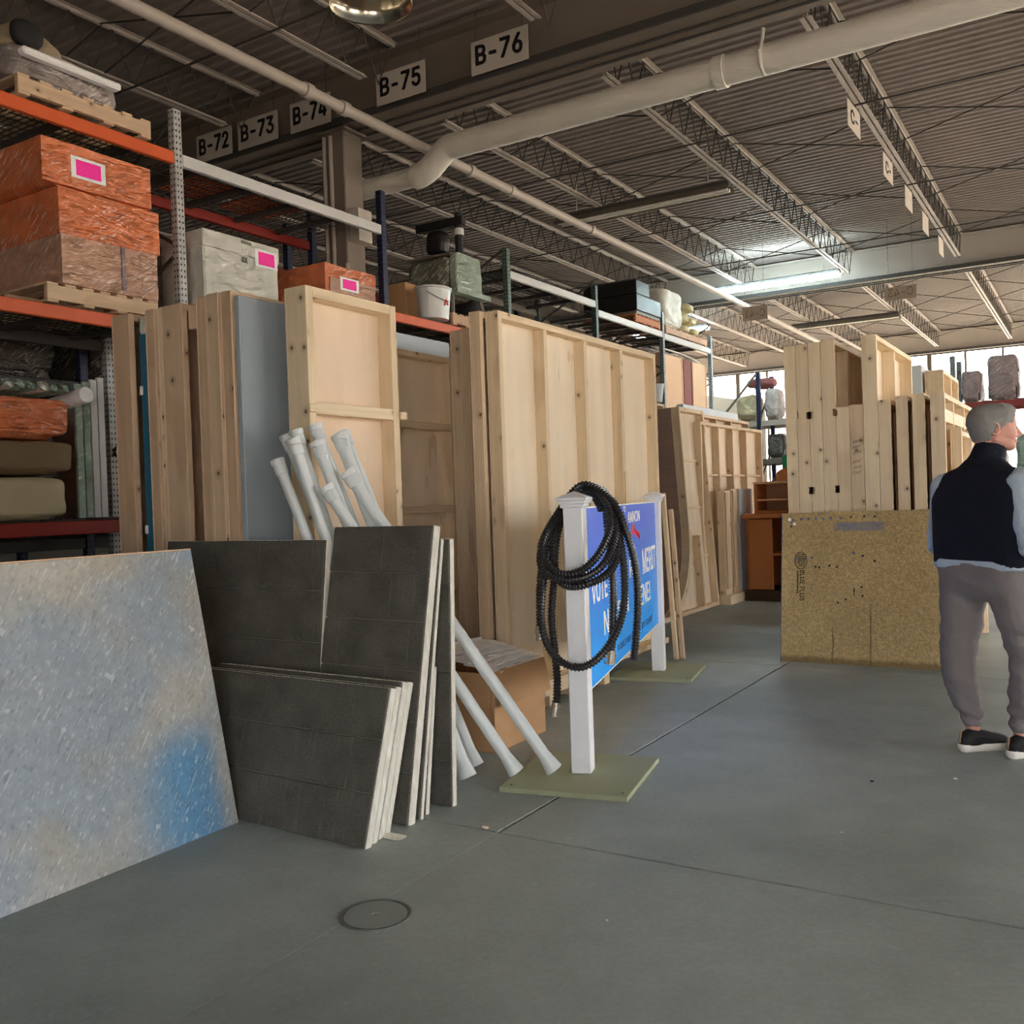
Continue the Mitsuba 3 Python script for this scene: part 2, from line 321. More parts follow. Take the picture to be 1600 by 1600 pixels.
wl = struct('wall_left'); bx(wl, 'panel', (-14.2, -6, 0), (-14, 20, 6.3), 'wall_dark'); bx(wl, 'panel', (-14.2, 20, 0), (-14, 34, 4.0), 'wall'); bx(wl, 'header', (-14.2, 20, 5.95), (-14, 34, 6.3), 'wall'); bx(wl, 'pier', (-14.2, 26.8, 4.0), (-14, 27.2, 5.95), 'wall')  # unseen high gap in the far stretch, added to brighten the far ceiling
wf = struct('wall_front')   # behind the camera, with one open dock door
for lo, hi in [((-14, -6.2, 0), (1.5, -6, 6.3)), ((6.5, -6.2, 0), (8, -6, 6.3)), ((1.5, -6.2, 4.2), (6.5, -6, 6.3))]: bx(wf, 'panel', lo, hi, 'wall')
wr = struct('wall_right')   # open dock doors right of the view; far ones enlarged to brighten the far end
DOORS = [(-4.5, -2.2), (2.4, 7.8), (12.5, 18.5), (20.2, 25.8), (26.2, 32.6)]
ys = [-6] + [y for d in DOORS for y in d] + [34]
for a, b in zip(ys[::2], ys[1::2]): bx(wr, 'panel', (8, a, 0), (8.2, b, 6.3), 'wall')
for a, b in DOORS: bx(wr, 'header', (8, a, (3.7 if a < 10 else 4.3) if a < 18 else 5.9), (8.2, b, 6.3), 'wall')
YB = 33.0
wb = struct('wall_back')
bx(wb, 'panel', (-14, YB, 0), (8, YB + .2, 1.6), 'wall'); bx(wb, 'header', (-14, YB, 5.86), (8, YB + .2, 6.3), 'wall')
wx = np.linspace(-14, 8, 8)
for i in range(7):
    w = struct(f'window_{i + 1}'); a, b = wx[i], wx[i + 1]
    for x0, x1, z0, z1, nm in [(a, a + .06, 1.6, 5.86, 'jamb'), (b - .06, b, 1.6, 5.86, 'jamb'), (a, b, 1.6, 1.66, 'sill'), (a, b, 5.8, 5.86, 'head')] + [(a + (b - a) * q / 3 - .025, a + (b - a) * q / 3 + .025, 1.66, 5.8, 'mullion') for q in (1, 2)]:
        bx(w, nm, (x0, YB, z0), (x1, YB + .1, z1), 'wall_dark')
    for q in range(3):
        x0, x1 = a + (b - a) * q / 3 + .03, a + (b - a) * (q + 1) / 3 - .03
        put(w, 'pane', (np.array([[x0, YB + .05, 1.66], [x1, YB + .05, 1.66], [x1, YB + .05, 5.8], [x0, YB + .05, 5.8]]), np.array([[0, 1, 2], [0, 2, 3]])), 'glass')
# ceiling: corrugated deck, girders, open-web joists, bridging rods
ce = struct('ceiling')
y = -6.2; prof = []
while y < 34.2: prof += [(y, 6.165), (y + .05, 6.165), (y + .07, 6.188), (y + .13, 6.188)]; y += .15
P = np.array(prof); n = len(P)
V = np.vstack([np.c_[np.full(n, -14.2), P], np.c_[np.full(n, 8.2), P]]); i = np.arange(n - 1)
put(ce, 'corrugated_deck', (V, np.vstack([np.stack([i, i + 1, i + 1 + n], 1), np.stack([i, i + 1 + n, i + n], 1)])), 'deck')
bx(ce, 'roof_slab', (-14.2, -6.2, 6.2), (8.2, 34.2, 6.4), 'deck')
GY = [-4.0, 8.0, 20.0, 32.0]
for gy in GY:
    gk = numbered(ce + '__girder'); w = .17
    put(gk, 'web', multi([((-14, gy - .012, 5.53), (8, gy + .012, 6.1)), ((-14, gy - w, 6.1), (8, gy + w, 6.13)), ((-14, gy - w, 5.5), (8, gy + .36, 5.53))]), 'girder' if gy < 10 else 'steel_light')
    bx(gk, 'edge_angle', (-14, gy - w - .03, 5.485), (8, gy - w - .002, 5.56), 'steel_deep')
    for q in range(2): put(gk, 'conduit', tube([(-13.9, gy + .05 + .16 * q, 5.485), (7.9, gy + .05 + .16 * q, 5.485)], .013, 6), 'steel_deep')
for cy, cz in ((6.1, 5.58), (10.9, 5.57), (14.2, 5.57), (16.9, 5.57)): put(ce, 'cable', tube([(-13.9, cy, cz), (7.9, cy, cz)], .011, 6), 'steel_deep')
JX = [-.17 - 1.97 * k for k in range(-4, 7)]
for a, b in zip(GY[:-1], GY[1:]):
    if b <= 0: continue
    for jx in JX:
        j = numbered(ce + '__roof_joist'); near = True
        y0, y1 = a + .18, b - .18
        put(j, 'bottom_chord', multi([((jx - .055, y0 + .5, 5.6), (jx - .012, y1 - .5, 5.606)), ((jx - .018, y0 + .5, 5.6), (jx - .012, y1 - .5, 5.64)), ((jx + .012, y0 + .5, 5.6), (jx + .055, y1 - .5, 5.606)), ((jx + .012, y0 + .5, 5.6), (jx + .018, y1 - .5, 5.64))], .001), 'steel_light')
        put(j, 'top_chord', multi([((jx - .055, y0, 6.124), (jx - .012, y1, 6.13)), ((jx - .018, y0, 6.09), (jx - .012, y1, 6.13)), ((jx + .012, y0, 6.124), (jx + .055, y1, 6.13)), ((jx + .012, y0, 6.09), (jx + .018, y1, 6.13))], .001), 'steel_light')
        pts = []; q = 0; yy = y0 + .1
        while yy < y1: pts.append((jx, yy, 6.11 if q % 2 == 0 else 5.625)); yy += .23; q += 1
        put(j, 'web', tube(pts, .009, 5), 'steel_web')
    for yb in np.arange(a + 2, b, 2.6):
        for x0, x1 in zip(JX[:-1], JX[1:]):
            if x0 > 4: continue
            put(ce, 'bridging_rod', tube([(x0, yb, 5.63), (x1, yb, 6.1)], .009, 5), 'steel_deep'); put(ce, 'bridging_rod', tube([(x0, yb + .03, 6.1), (x1, yb + .03, 5.63)], .009, 5), 'steel_deep')
col = thing('support_column', 'square painted roof column rising behind the rack beside the navy upright', 'column')
bx(col, 'shaft', (-7.15, 7.85, 0), (-6.83, 8.15, 5.485), 'girder', c=.01)
bx(col, 'cap_plate', (-7.2, 7.82, 5.44), (-6.78, 8.18, 5.47), 'girder')
bx(col, 'control_box', (-6.83, 7.9, 4.25), (-6.7, 8.12, 4.6), 'sign_white', label='pale electrical box')
for q in range(3): put(col, 'conduit', tube([(-6.81 + .0 * q, 7.82 - .0 * q, 2.6), (-6.81, 7.82, 4.0)] if q == 0 else [(-6.9 - .09 * q, 7.82, 2.6), (-6.9 - .09 * q, 7.82, 5.4)], .022, 8), 'steel_light', smooth=40)

# pipes, lamps, bay signs
dp = thing('drain_pipe', 'thick white painted drain pipe crossing below the dark girder', 'pipe')
put(dp, 'pipe', tube([(-5.80, 8.46, 5.22), (8, 8.46, 5.22)], .13, 24), 'pipe_white', smooth=40)
put(dp, 'elbow', tube(spline([(-5.78, 8.46, 5.22), (-5.92, 8.46, 5.20), (-6.05, 8.46, 5.11), (-6.2, 8.46, 5.02), (-6.34, 8.46, 5.0)], .03), .132, 20), 'pipe_white', smooth=40)
put(dp, 'joint_collar', tube([(-2.9, 8.46, 5.22), (-2.8, 8.46, 5.22)], .145, 24), 'pipe_white', smooth=40)
for x in (-2.45, 1.5): put(dp, 'hanger', tube([(x, 8.46, 5.09), (x, 8.34, 5.14), (x, 8.31, 5.25), (x, 8.4, 5.36), (x, 8.46, 5.5)], .018, 8), 'pipe_white')
bp = thing('branch_pipe', 'pale drain branch sloping from the thick pipe to the roof column', 'pipe')
put(bp, 'pipe', tube([(-6.36, 8.46, 5.0), (-7.3, 8.46, 5.0)], .11, 20), 'pipe_white', smooth=40)
sp = thing('sprinkler_pipe', 'long thin pale pipe running the length of the aisle under the roof', 'pipe')
put(sp, 'pipe', tube([(-6.2, -3.7, 5.28), (-6.2, 31.7, 5.28)], .055, 16), 'steel_light', smooth=40)
for yy in (6.6, 7.1, 9.3, 10.2, 12.4): put(sp, 'coupling', tube([(-6.2, yy, 5.28), (-6.2, yy + .09, 5.28)], .072, 16), 'steel_light', smooth=40)
hb = thing('high_bay_lamp', 'polished metal dome lamp hanging at the top edge of the photo', 'lamp')
with xf(TR(-3.45, 4.24, 4.23)):
    put(hb, 'reflector', spin([(.232, 0), (.238, .012), (.225, .03), (.19, .07), (.185, .22), (.14, .34), (.08, .38), (.0, .38)], 48), 'chrome', smooth=40)
    put(hb, 'bulb', blob((-.05, -.05, .1), (.05, .05, .3), 7, .0, .9, 3), 'pvc', smooth=50)
    put(hb, 'housing', spin([(.09, .37), (.1, .4), (.1, .62), (.0, .64)], 24), 'steel_light', smooth=30)
    put(hb, 'cord', tube([(0, 0, .6), (0, 0, 1.9)], .008, 6), 'black')
def strip(name, label, x0, x1, y, z, lit):
    t = thing(name, label, 'light fixture', None)
    with xf(TR(0, y, z)):
        bx(t, 'housing', (x0, -.06, .03), (x1, .06, .11), 'steel_deep', c=.01)
        for s_ in (-1, 1):
            if not lit:
                v = np.array([[x, s_ * a, b] for x in (x0 - .02, x1 + .02) for a, b in ((.062, .05), (.15, -.04), (.155, -.035), (.062, .058))]); put(t, 'reflector', (v, np.array([[0, 1, 5, 4], [1, 2, 6, 5], [2, 3, 7, 6], [3, 0, 4, 7], [0, 3, 2, 1], [4, 5, 6, 7]])), 'steel_dark')
                put(t, 'tube', tube([(x0 + .02, s_ * .055, -.01), (x1 - .02, s_ * .055, -.01)], .028, 10), 'pipe_white')
            else:
                put(t, 'tube', tube([(x0 + .02, s_ * .095, 0), (x1 - .02, s_ * .095, 0)], .03, 10), 'white', emitter={'type': 'area', 'radiance': {'type': 'rgb', 'value': [1.9, 2.5, 2.6]}})
                for x in (x0, x1 - .04): bx(t, 'socket', (x, s_ * .095 - .035, .031), (x + .04, s_ * .095 + .035, .06), 'white')
        for x in (x0 + .3, x1 - .3): put(t, 'hanger', tube([(x, 0, .1), (x, 0, .62)], .008, 5), 'steel_light')
    return t
strip('strip_light', 'unlit dark strip light nearest the thick drain pipe', -6.72, -4.12, 12.45, 5.46, False)
strip('strip_light', 'glowing strip light above the stacked crates', -6.55, -4.1, 18.7, 5.46, True)
strip('strip_light', 'unlit dark strip light just above the tallest stacked frames', -6.55, -4.0, 24.3, 5.48, False)
strip('strip_light', 'small far lit fixture above the tan sacks', -10.02, -8.05, 22.4, 5.44, True)
# hanging bay number signs
def sgn(x0, x1, y, z0, z1, s, label, back=False, mirror=False):
    t = thing('bay_sign', label, 'sign', 'bay number signs')
    bx(t, 'board', (x0, y, z0), (x1, y + .008, z1), 'sign_white' if not back else 'sign_back', c=.002)  # reversed boards are darker, their backlit shade put into the colour
    w = x1 - x0
    if mirror: text(t, s, (x1 - .1 * w, y - .001, z0 + .06), (-1, 0, 0), (0, 0, 1), .145, .8 * w, 'ghost', bold=False)
    else: text(t, s, (x0 + .08 * w, y - .001, z0 + .085), (1, 0, 0), (0, 0, 1), .19, .82 * w, 'black'); text(t, s, (x0 + .08 * w + .008, y - .002, z0 + .081), (1, 0, 0), (0, 0, 1), .19, .82 * w, 'black')
    for x in (x0 + .06, x1 - .06): put(t, 'wire', tube([(x, y + .004, z1 - .01), (x, y + .004, 6.15)], .003, 5), 'steel_deep')
for x0, x1, s, d in [(-5.07, -4.43, 'B-76', 'white hanging sign reading B-76'), (-6.25, -5.62, 'B-75', 'white hanging sign reading B-75'), (-7.47, -6.88, 'B-74', 'white hanging sign reading B-74'), (-8.29, -7.66, 'B-73', 'white hanging sign reading B-73'), (-8.99, -8.39, 'B-72', 'white hanging sign with number 72, leftmost under the girder')]:
    sgn(x0, x1, 7.72, 5.5, 5.82, s, d)
sgn(-5.753, -5.27, 17.9, 4.66, 4.93, 'C-41', 'pale hanging sign seen from behind, C-41 showing through', True, True)
sgn(-3.17, -2.65, 17.9, 4.69, 4.92, 'C-43', 'pale hanging sign seen from behind, C-43 showing through', True, True)
for q, (ya, yb) in enumerate([(10.6, 11.15), (12.55, 13.1), (14.1, 14.6), (15.6, 16.1), (17.3, 17.75)]):
    t = thing('bay_sign', ['nearest', 'second', 'third', 'fourth', 'fifth'][q] + ' of the white signs hanging edge-on below the right joist', 'sign', 'bay number signs')
    with xf(ROT((0, 0, 1), -1.5, (-2.2, ya, 0))):
        bx(t, 'board', (-2.204, ya, 5.27), (-2.196, yb, 5.56), 'sign_white', c=.002)
        if q < 2: text(t, 'C-', (-2.194, ya + .12, 5.34), (0, 1, 0), (0, 0, 1), .15, .3, 'letter_dark')
        put(t, 'wire', tube([(-2.2, ya + .05, 5.55), (-2.2, ya + .05, 5.6)], .004, 5), 'steel_deep'); put(t, 'wire', tube([(-2.2, yb - .05, 5.55), (-2.2, yb - .05, 5.6)], .004, 5), 'steel_deep')
#@RACKS
# ---------------------------------------------------------------- pallet racks
def beam(parent, y0, y1, x, z, bsdf, label=None, along='y', h=.1, w=.05):
    if along == 'y': bx(parent, 'beam', (x - w, y0, z - h), (x, y1, z), bsdf, c=.006, label=label)
    else: bx(parent, 'beam', (y0, x, z - h), (y1, x + w, z), bsdf, c=.006, label=label)
def deck(parent, y0, y1, x0, x1, z):
    B = [((x, y0, z), (x + .008, y1, z + .008)) for x in np.arange(x0 + .02, x1, .11)] + [((x0, y, z + .008), (x1, y + .008, z + .014)) for y in np.arange(y0 + .02, y1, .055)]
    key = put(parent, 'wire_deck', multi(B, .001), 'steel_deep')
    for q in (.25, .75): bx(parent, 'deck_channel', (x0, y0 + (y1 - y0) * q - .03, z - .045), (x1, y0 + (y1 - y0) * q + .03, z - .002), 'steel_deep')
PY = [2.80, 5.31, 7.955, 10.46, 12.97, 15.54, 17.94]; XR, XB = -6.4, -7.47
TOPZ = [4.72, 4.72, 4.73, 4.64, 4.6, 4.58, 4.47]; PK = [0, 0, 1, 2, 3, 4, 5]
rk = thing('pallet_rack', 'long pallet rack with orange and grey beams behind the wooden flats', 'pallet rack')
names = [None, 'galvanised upright', 'navy blue upright', 'green grey upright', 'dark green upright', 'grey upright', 'pale blue upright']
for q, (y, z) in enumerate(zip(PY, TOPZ)):
    for x0 in (XR - .075, XB):
        bx(rk, 'upright', (x0, y - .04, 0), (x0 + .075, y + .04, z), 'post', c=.006, post=PK[q], grain=2, label=names[q])
        bx(rk, 'foot_plate', (x0 - .02, y - .07, 0), (x0 + .095, y + .07, .01), 'steel_deep')
    if abs(y - 7.955) > .1:
        for zz in np.arange(.3, z - .6, 1.1): put(rk, 'brace', tube([(XR - .05, y, zz), (XB + .05, y, zz + .55)], .016, 6), 'steel_deep'); put(rk, 'brace', tube([(XB + .05, y, zz + .55), (XR - .05, y, zz + 1.05)], .016, 6), 'steel_deep')
LV = [[(4.36, 'orange'), (2.93, 'orange'), (1.36, 'red')], [(4.36, 'galv'), (2.93, 'red'), (1.36, 'red')], [(3.47, 'orange'), (1.6, 'orange')], [(4.36, 'galv'), (2.9, 'steel_dark')], [(4.24, 'galv'), (2.8, 'steel_dark')], [(4.22, 'galv'), (2.55, 'steel_dark')]]
for q, lv in enumerate(LV):
    a, b = PY[q] + .042, PY[q + 1] - .042
    for z, c in lv:
        beam(rk, a, b, XR, z, c); beam(rk, a, b, XB + .05, z, 'steel_deep' if z < 4 else ('red' if q == 1 else 'steel_dark'))
        d0, d1 = (a, b) if q not in (1, 2) else ((a, 7.7) if q == 1 else (8.25, b))
        m = (d0 + d1) / 2
        deck(rk, d0 + .02, m - .01, XB + .06, XR - .06, z + .002); deck(rk, m + .01, d1 - .02, XB + .06, XR - .06, z + .002)
rb = thing('pallet_rack', 'second pallet rack standing back to back behind the long one', 'pallet rack')
for y, z in zip(PY[:5], TOPZ):
    for x0 in (-7.85, -8.9): bx(rb, 'upright', (x0, y - .04, 0), (x0 + .075, y + .04, z - .1), 'post', c=.006, post=1, grain=2)
for a, b in zip(PY[:4], PY[1:5]):
    for z in (4.1, 2.6, 1.2):
        for x in (-7.79, -8.87): beam(rb, a + .045, b - .045, x, z, 'steel_deep' if z < 4 else 'red')
        deck(rb, a + .06, b - .06, -8.86, -7.86, z + .002)
def loads(x0, x1, ys, z, hs, mats, name, label, cat, group, amp=.03):
    for q, (y0, y1) in enumerate(ys):
        k = put(None, name, blob((x0, y0, z), (x1, y1, z + hs[q]), 31 + q + int(10 * z), amp, .25, 3), mats[q % len(mats)], smooth=50); lab(k, ['first', 'second', 'third', 'fourth', 'fifth'][q] + ' from the camera, ' + label, cat, group)
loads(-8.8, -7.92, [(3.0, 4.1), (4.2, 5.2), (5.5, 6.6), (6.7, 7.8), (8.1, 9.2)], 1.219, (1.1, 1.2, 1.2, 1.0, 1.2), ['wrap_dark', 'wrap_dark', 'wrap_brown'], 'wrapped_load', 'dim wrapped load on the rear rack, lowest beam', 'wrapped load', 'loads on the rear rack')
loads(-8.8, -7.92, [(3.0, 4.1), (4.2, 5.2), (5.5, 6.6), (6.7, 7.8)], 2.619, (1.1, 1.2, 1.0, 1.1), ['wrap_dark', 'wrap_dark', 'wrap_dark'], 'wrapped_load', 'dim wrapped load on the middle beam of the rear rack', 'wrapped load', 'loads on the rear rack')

def pallet(label, x0, x1, y0, y1, z, t=.55, bsdf='pine', group=None):
    p = thing('pallet', label, 'pallet', group)
    for y in np.linspace(y0, y1 - .09, 7): bx(p, 'top_board', (x0, y, z + .125), (x1, y + .09, z + .145), bsdf, t)
    for x in (x0, (x0 + x1) / 2 - .02, x1 - .04):
        bx(p, 'stringer', (x, y0, z + .02), (x + .04, y1, z + .125), bsdf, t)
    for y in np.linspace(y0, y1 - .09, 4): bx(p, 'bottom_board', (x0, y, z), (x1, y + .09, z + .02), bsdf, t)
    return p
def wrapped(label, lo, hi, m, seed, amp=.025, e=.3, cat='wrapped load', name='wrapped_load', group=None, n=4, taper=0.):
    k = put(None, name, blob(lo, hi, seed, amp, e, n, taper=taper) if e > .1 else blob(lo, hi, seed, amp, .012, 4), m, smooth=50 if e > .1 else 25); return lab(k, label, cat, group)
def pink(parent, x, y0, y1, z0, z1, dz=0.):
    M = np.eye(4); M[2, 1] = dz; M[2, 3] = -dz * y0
    with xf(M):
        bx(parent, 'label_sheet', (x, y0, z0), (x + .004, y1, z1), 'white', c=.001, label='white label sheet'); w, h = (y1 - y0) * .14, (z1 - z0) * .14
        bx(parent, 'pink_card', (x + .003, y0 + w, z0 + h), (x + .006, y1 - w, z1 - h), 'pink', c=.001, label='bright pink card')
# bay 0, top level
Z = 4.378
pallet('wooden pallet on the top orange beam under wrapped furniture', -7.4, -6.38, 3.93, 5.03, Z)
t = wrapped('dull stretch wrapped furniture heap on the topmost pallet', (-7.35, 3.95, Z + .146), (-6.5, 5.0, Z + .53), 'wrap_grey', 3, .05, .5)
bx(t, 'white_board', (-6.52, 4.02, Z + .33), (-6.44, 4.82, Z + .385), 'white', c=.02, label='white wrapped board edge')
t = put(None, 'chair', blob((-7.3, 4.02, Z + .50), (-6.75, 4.72, Z + .82), 5, .05, .7, 4, taper=.3), 'blanket', smooth=50); lab(t, 'brown padded chair lying on the topmost wrapped heap', 'chair')
put(t, 'opening', blob((-6.86, 4.13, Z + .54), (-6.72, 4.4, Z + .76), 6, .01, .8, 3), 'black_matte', smooth=50, label='dark hollow')  # solid black lump painting the shade inside a hollow
# bay 0, middle level
Z = 2.948
pallet('wooden pallet under the tall orange wrapped boxes', -7.45, -6.4, 4.1, 5.05, Z, .6)
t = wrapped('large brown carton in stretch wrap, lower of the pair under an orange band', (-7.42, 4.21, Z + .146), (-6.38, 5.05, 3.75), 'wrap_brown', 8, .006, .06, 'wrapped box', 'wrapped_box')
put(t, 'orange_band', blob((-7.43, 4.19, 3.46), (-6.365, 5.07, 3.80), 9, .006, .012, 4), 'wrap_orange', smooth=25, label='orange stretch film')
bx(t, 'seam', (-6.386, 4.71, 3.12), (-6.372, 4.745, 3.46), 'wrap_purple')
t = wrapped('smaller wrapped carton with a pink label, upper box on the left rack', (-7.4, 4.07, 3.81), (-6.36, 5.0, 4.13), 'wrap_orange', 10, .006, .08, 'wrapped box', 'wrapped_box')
pink(t, -6.362, 4.30, 4.585, 3.885, 4.045)
# bay 0, low level
Z = 1.378
for q, (lo, hi, m, nm, lb, ct) in enumerate([((-7.4, 3.0, Z), (-6.42, 4.28, 1.70), 'sack', 'cushion', 'pale grey green cushion bundle lowest on the red beam', 'cushion'),
        ((-7.4, 2.95, 1.705), (-6.38, 4.32, 1.955), 'sofa', 'sofa_base', 'tan upholstered sofa base between grey bundle and orange wrap', 'sofa'),
        ((-7.4, 2.95, 1.96), (-6.4, 4.31, 2.27), 'wrap_orange', 'mattress', 'orange wrapped mattress stacked on the tan sofa base', 'mattress')]):
    k = put(None, nm, blob(lo, hi, 20 + q, .02, .22, 4), m, smooth=50); lab(k, lb, ct)
for q in range(9):
    k = put(None, 'plastic_roll', tube([(-7.35, 3.55 + .085 * q, 2.335), (-6.43, 3.55 + .085 * q, 2.335)], .04, 14), 'wrap_green' if q % 3 else 'wrap_white', smooth=40); lab(k, 'thin greenish wrapped roll on the orange mattress', 'roll', 'rolls on the orange mattress')
k = put(None, 'plastic_roll', tube([(-7.3, 4.40, 2.2), (-6.43, 4.40, 2.3)], .06, 16), 'white', smooth=40); lab(k, 'white pale end of a leaning roll right of the mattress', 'roll')

for q in range(4):
    k = put(None, 'metal_strip', boxm((-6.75 - .05 * q, 4.50 + .1 * q, 1.378), (-6.72 - .05 * q, 4.56 + .1 * q, 2.42 + .03 * q), .004), 'wrap_green' if q < 2 else 'galv'); lab(k, ['nearest greenish', 'second greenish', 'third, galvanised', 'farthest, galvanised'][q] + ' upright metal strip right of the orange mattress', 'metal strip', 'upright metal strips on the low beam')
for q, (y0, y1, h) in enumerate([(2.9, 3.5, .9), (3.55, 4.1, 1.0), (4.2, 4.9, .85)]):
    k = put(None, 'carton', boxm((-7.35, y0, 0), (-6.55, y1, h), .01), 'brown_dark'); lab(k, ['leftmost', 'middle', 'rightmost'][q] + ' dark carton on the floor under the red beam', 'carton', 'dark cartons under the red beam')
# bay 1
Z = 2.948
for q, (y0, y1) in enumerate([(5.42, 6.48), (6.55, 7.7)]): pallet(['hidden pallet under the white carton', 'hidden pallet under the orange topped box'][q], -7.4, -6.42, y0, y1, Z, .6)
t = thing('carton', 'large off white carton with a pink label', 'carton')
bx(t, 'box', (-7.35, 5.52, Z + .146), (-6.39, 6.38, 3.775), 'wrap_white', c=.015)
bx(t, 'lid', (-7.36, 5.51, 3.64), (-6.38, 6.39, 3.79), 'wrap_white', c=.01)
pink(t, -6.382, 6.09, 6.36, 3.575, 3.735)
text(t, 'XX', (-6.382, 5.93, 3.58), (0, 1, 0), (0, 0, 1), .05, .07, 'letter_dark'); text(t, 'XX', (-6.382, 5.93, 3.66), (0, 1, 0), (0, 0, 1), .05, .07, 'letter_dark')
bx(t, 'handle_slot', (-6.381, 5.93, 3.745), (-6.377, 6.05, 3.77), 'steel_dark')
t = thing('carton', 'dark brown carton beside the off white carton', 'carton')
bx(t, 'box', (-7.3, 5.43, 3.1), (-6.9, 5.5, 3.72), 'brown_dark'); 
t = wrapped('low box with an orange wrapped top and pink label', (-7.38, 7.0, Z + .146), (-6.385, 7.78, 3.80), 'wrap_orange', 12, .01, .07, 'wrapped box', 'wrapped_box')
bx(t, 'carton_face', (-6.41, 7.06, 3.1), (-6.376, 7.74, 3.66), 'wrap_brown', label='plain cardboard face')
pink(t, -6.376, 7.20, 7.48, 3.555, 3.685)
for q, (y0, y1) in enumerate([(5.75, 6.4), (6.5, 7.1)]):
    t = thing('slatted_pallet', ['nearer', 'farther'][q] + ' orange slatted pallet lying on the wire deck above the white carton', 'panel', 'orange panels on the top deck')
    for x in np.arange(-7.3, -6.75, .07): bx(t, 'slat', (x, y0, 4.378), (x + .045, y1, 4.39), 'orange')
    for y in (y0 + .02, y1 - .06): bx(t, 'cleat', (-7.3, y, 4.391), (-6.77, y + .04, 4.41), 'red')
# bay 2: wrapped machine table, bucket
Z = 3.488
pallet('brown pallet under the stretch wrapped worktable on the orange beam', -7.4, -6.42, 9.2, 10.1, Z, .8)
Zp = Z + .147
t = thing('worktable', 'stretch wrapped machine table with splayed legs above the orange beam', 'table')
for x, y, dx, dy in ((-7.12, 9.34, -.05, -.04), (-6.52, 9.34, .03, -.04), (-7.12, 9.86, -.05, .05), (-6.52, 9.86, .03, .14), (-6.95, 9.32, -.08, -.02)): put(t, 'leg', tube([(x + dx, y + dy, Zp + .012), (x, y, Zp + .42)], .026, 6), 'steel_dark')
put(t, 'wrapped_body', blob((-7.2, 9.28, Zp + .24), (-6.5, 9.94, Zp + .74), 14, .025, .3), 'wrap_olive', smooth=50)
put(t, 'wrapped_end', blob((-6.56, 9.30, Zp + .26), (-6.42, 9.90, Zp + .76), 15, .015, .22, taper=.1), 'wrap_green', smooth=50, label='pale glossy wrapped end')
bx(t, 'side_tray', (-6.5, 9.26, Zp + .24), (-6.38, 9.98, Zp + .30), 'wrap_green'); bx(t, 'table_top', (-7.15, 9.3, Zp + .715), (-6.5, 9.9, Zp + .74), 'steel_dark')
t = thing('clamp_stand', 'black clamp bracket on top of the wrapped worktable', 'bracket')
with xf(TR(0, 9.5, Zp + .035)):
    bx(t, 'arm', (-7.12, -.05, 1.06), (-6.42, .05, 1.16), 'black', c=.012); put(t, 'post', tube([(-6.5, 0, .73), (-6.5, 0, 1.2)], .05, 14), 'black', smooth=40)
    put(t, 'motor', blob((-6.98, -.12, .73), (-6.66, .12, 1.06), 16, .03, .6), 'black', smooth=50); put(t, 'hub', tube([(-6.5, 0, .94), (-6.5, 0, 1.02)], .06, 14), 'galv', smooth=40)
k = put(None, 'drum', blob((-7.2, 10.12, Zp - .14), (-6.75, 10.40, Zp + .66), 18, .01, .7), 'black_matte', smooth=50); lab(k, 'round black drum right of the wrapped worktable', 'drum')

t = thing('bucket', 'white plastic bucket with a red mark on the orange beam', 'bucket')
with xf(TR(-6.46, 8.88, 3.50) @ np.diag([.75, .95, .95, 1])):
    put(t, 'shell', spin([(0, 0), (.2, 0), (.205, .01), (.245, .35), (.262, .355), (.262, .375), (.235, .38), (.225, .3), (.0, .3)], 40), 'pvc', smooth=35)
    put(t, 'handle', tube([(math.cos(a) * .255, math.sin(a) * .255, .3 - .1 * math.sin((a + 1.2) * 1.3)) for a in np.linspace(-1.2, 1.2, 16)], .005, 6), 'steel_dark')
    put(t, 'mark', tube([(.234, -.03, .15), (.238, .0, .22), (.236, .035, .16)], .011, 6), 'letter_red', label='red printed mark')
t = thing('carton', 'small kraft carton behind the white bucket', 'carton'); bx(t, 'box', (-7.05, 8.72, 3.488), (-6.74, 9.1, 3.95), 'card')
# bays 3-5
Z = 4.378
t = thing('cable_bundle', 'dark cables and rods lying on the top beam between green uprights', 'cable bundle')
for q in range(7): put(t, 'cable', tube(spline([(-6.6 - .06 * q, 10.6, Z + .04), (-6.5 - .08 * q, 11.4, Z + .05 + .02 * (q % 3)), (-6.7 - .05 * q, 12.5 + .05 * q, Z + .04)], .08), .018, 6), 'black', smooth=50)
Z = 4.258
pallet('red brown pallet under the black stepped cabinet', -7.4, -6.42, 14.42, 15.46, Z, 1.0, 'crate_brown')
t = thing('stepped_cabinet', 'big black stepped cabinet on the rack top', 'cabinet')
bx(t, 'lower_body', (-7.38, 14.44, Z + .2), (-6.40, 15.45, Z + .47), 'black', c=.01); bx(t, 'upper_body', (-7.38, 14.44, Z + .472), (-6.40, 14.98, Z + .70), 'black', c=.01); bx(t, 'plinth', (-7.36, 14.46, Z + .146), (-6.42, 15.43, Z + .198), 'steel_dark')
Z = 4.238
pallet('grey pallet under the wrapped load and tan sacks', -7.4, -6.42, 15.7, 17.75, Z, .9)
wrapped('pale clear wrapped stack on the rack top beside tan sacks', (-7.3, 15.72, Z + .146), (-6.42, 16.7, Z + .88), 'wrap_white', 22, .04, .3)
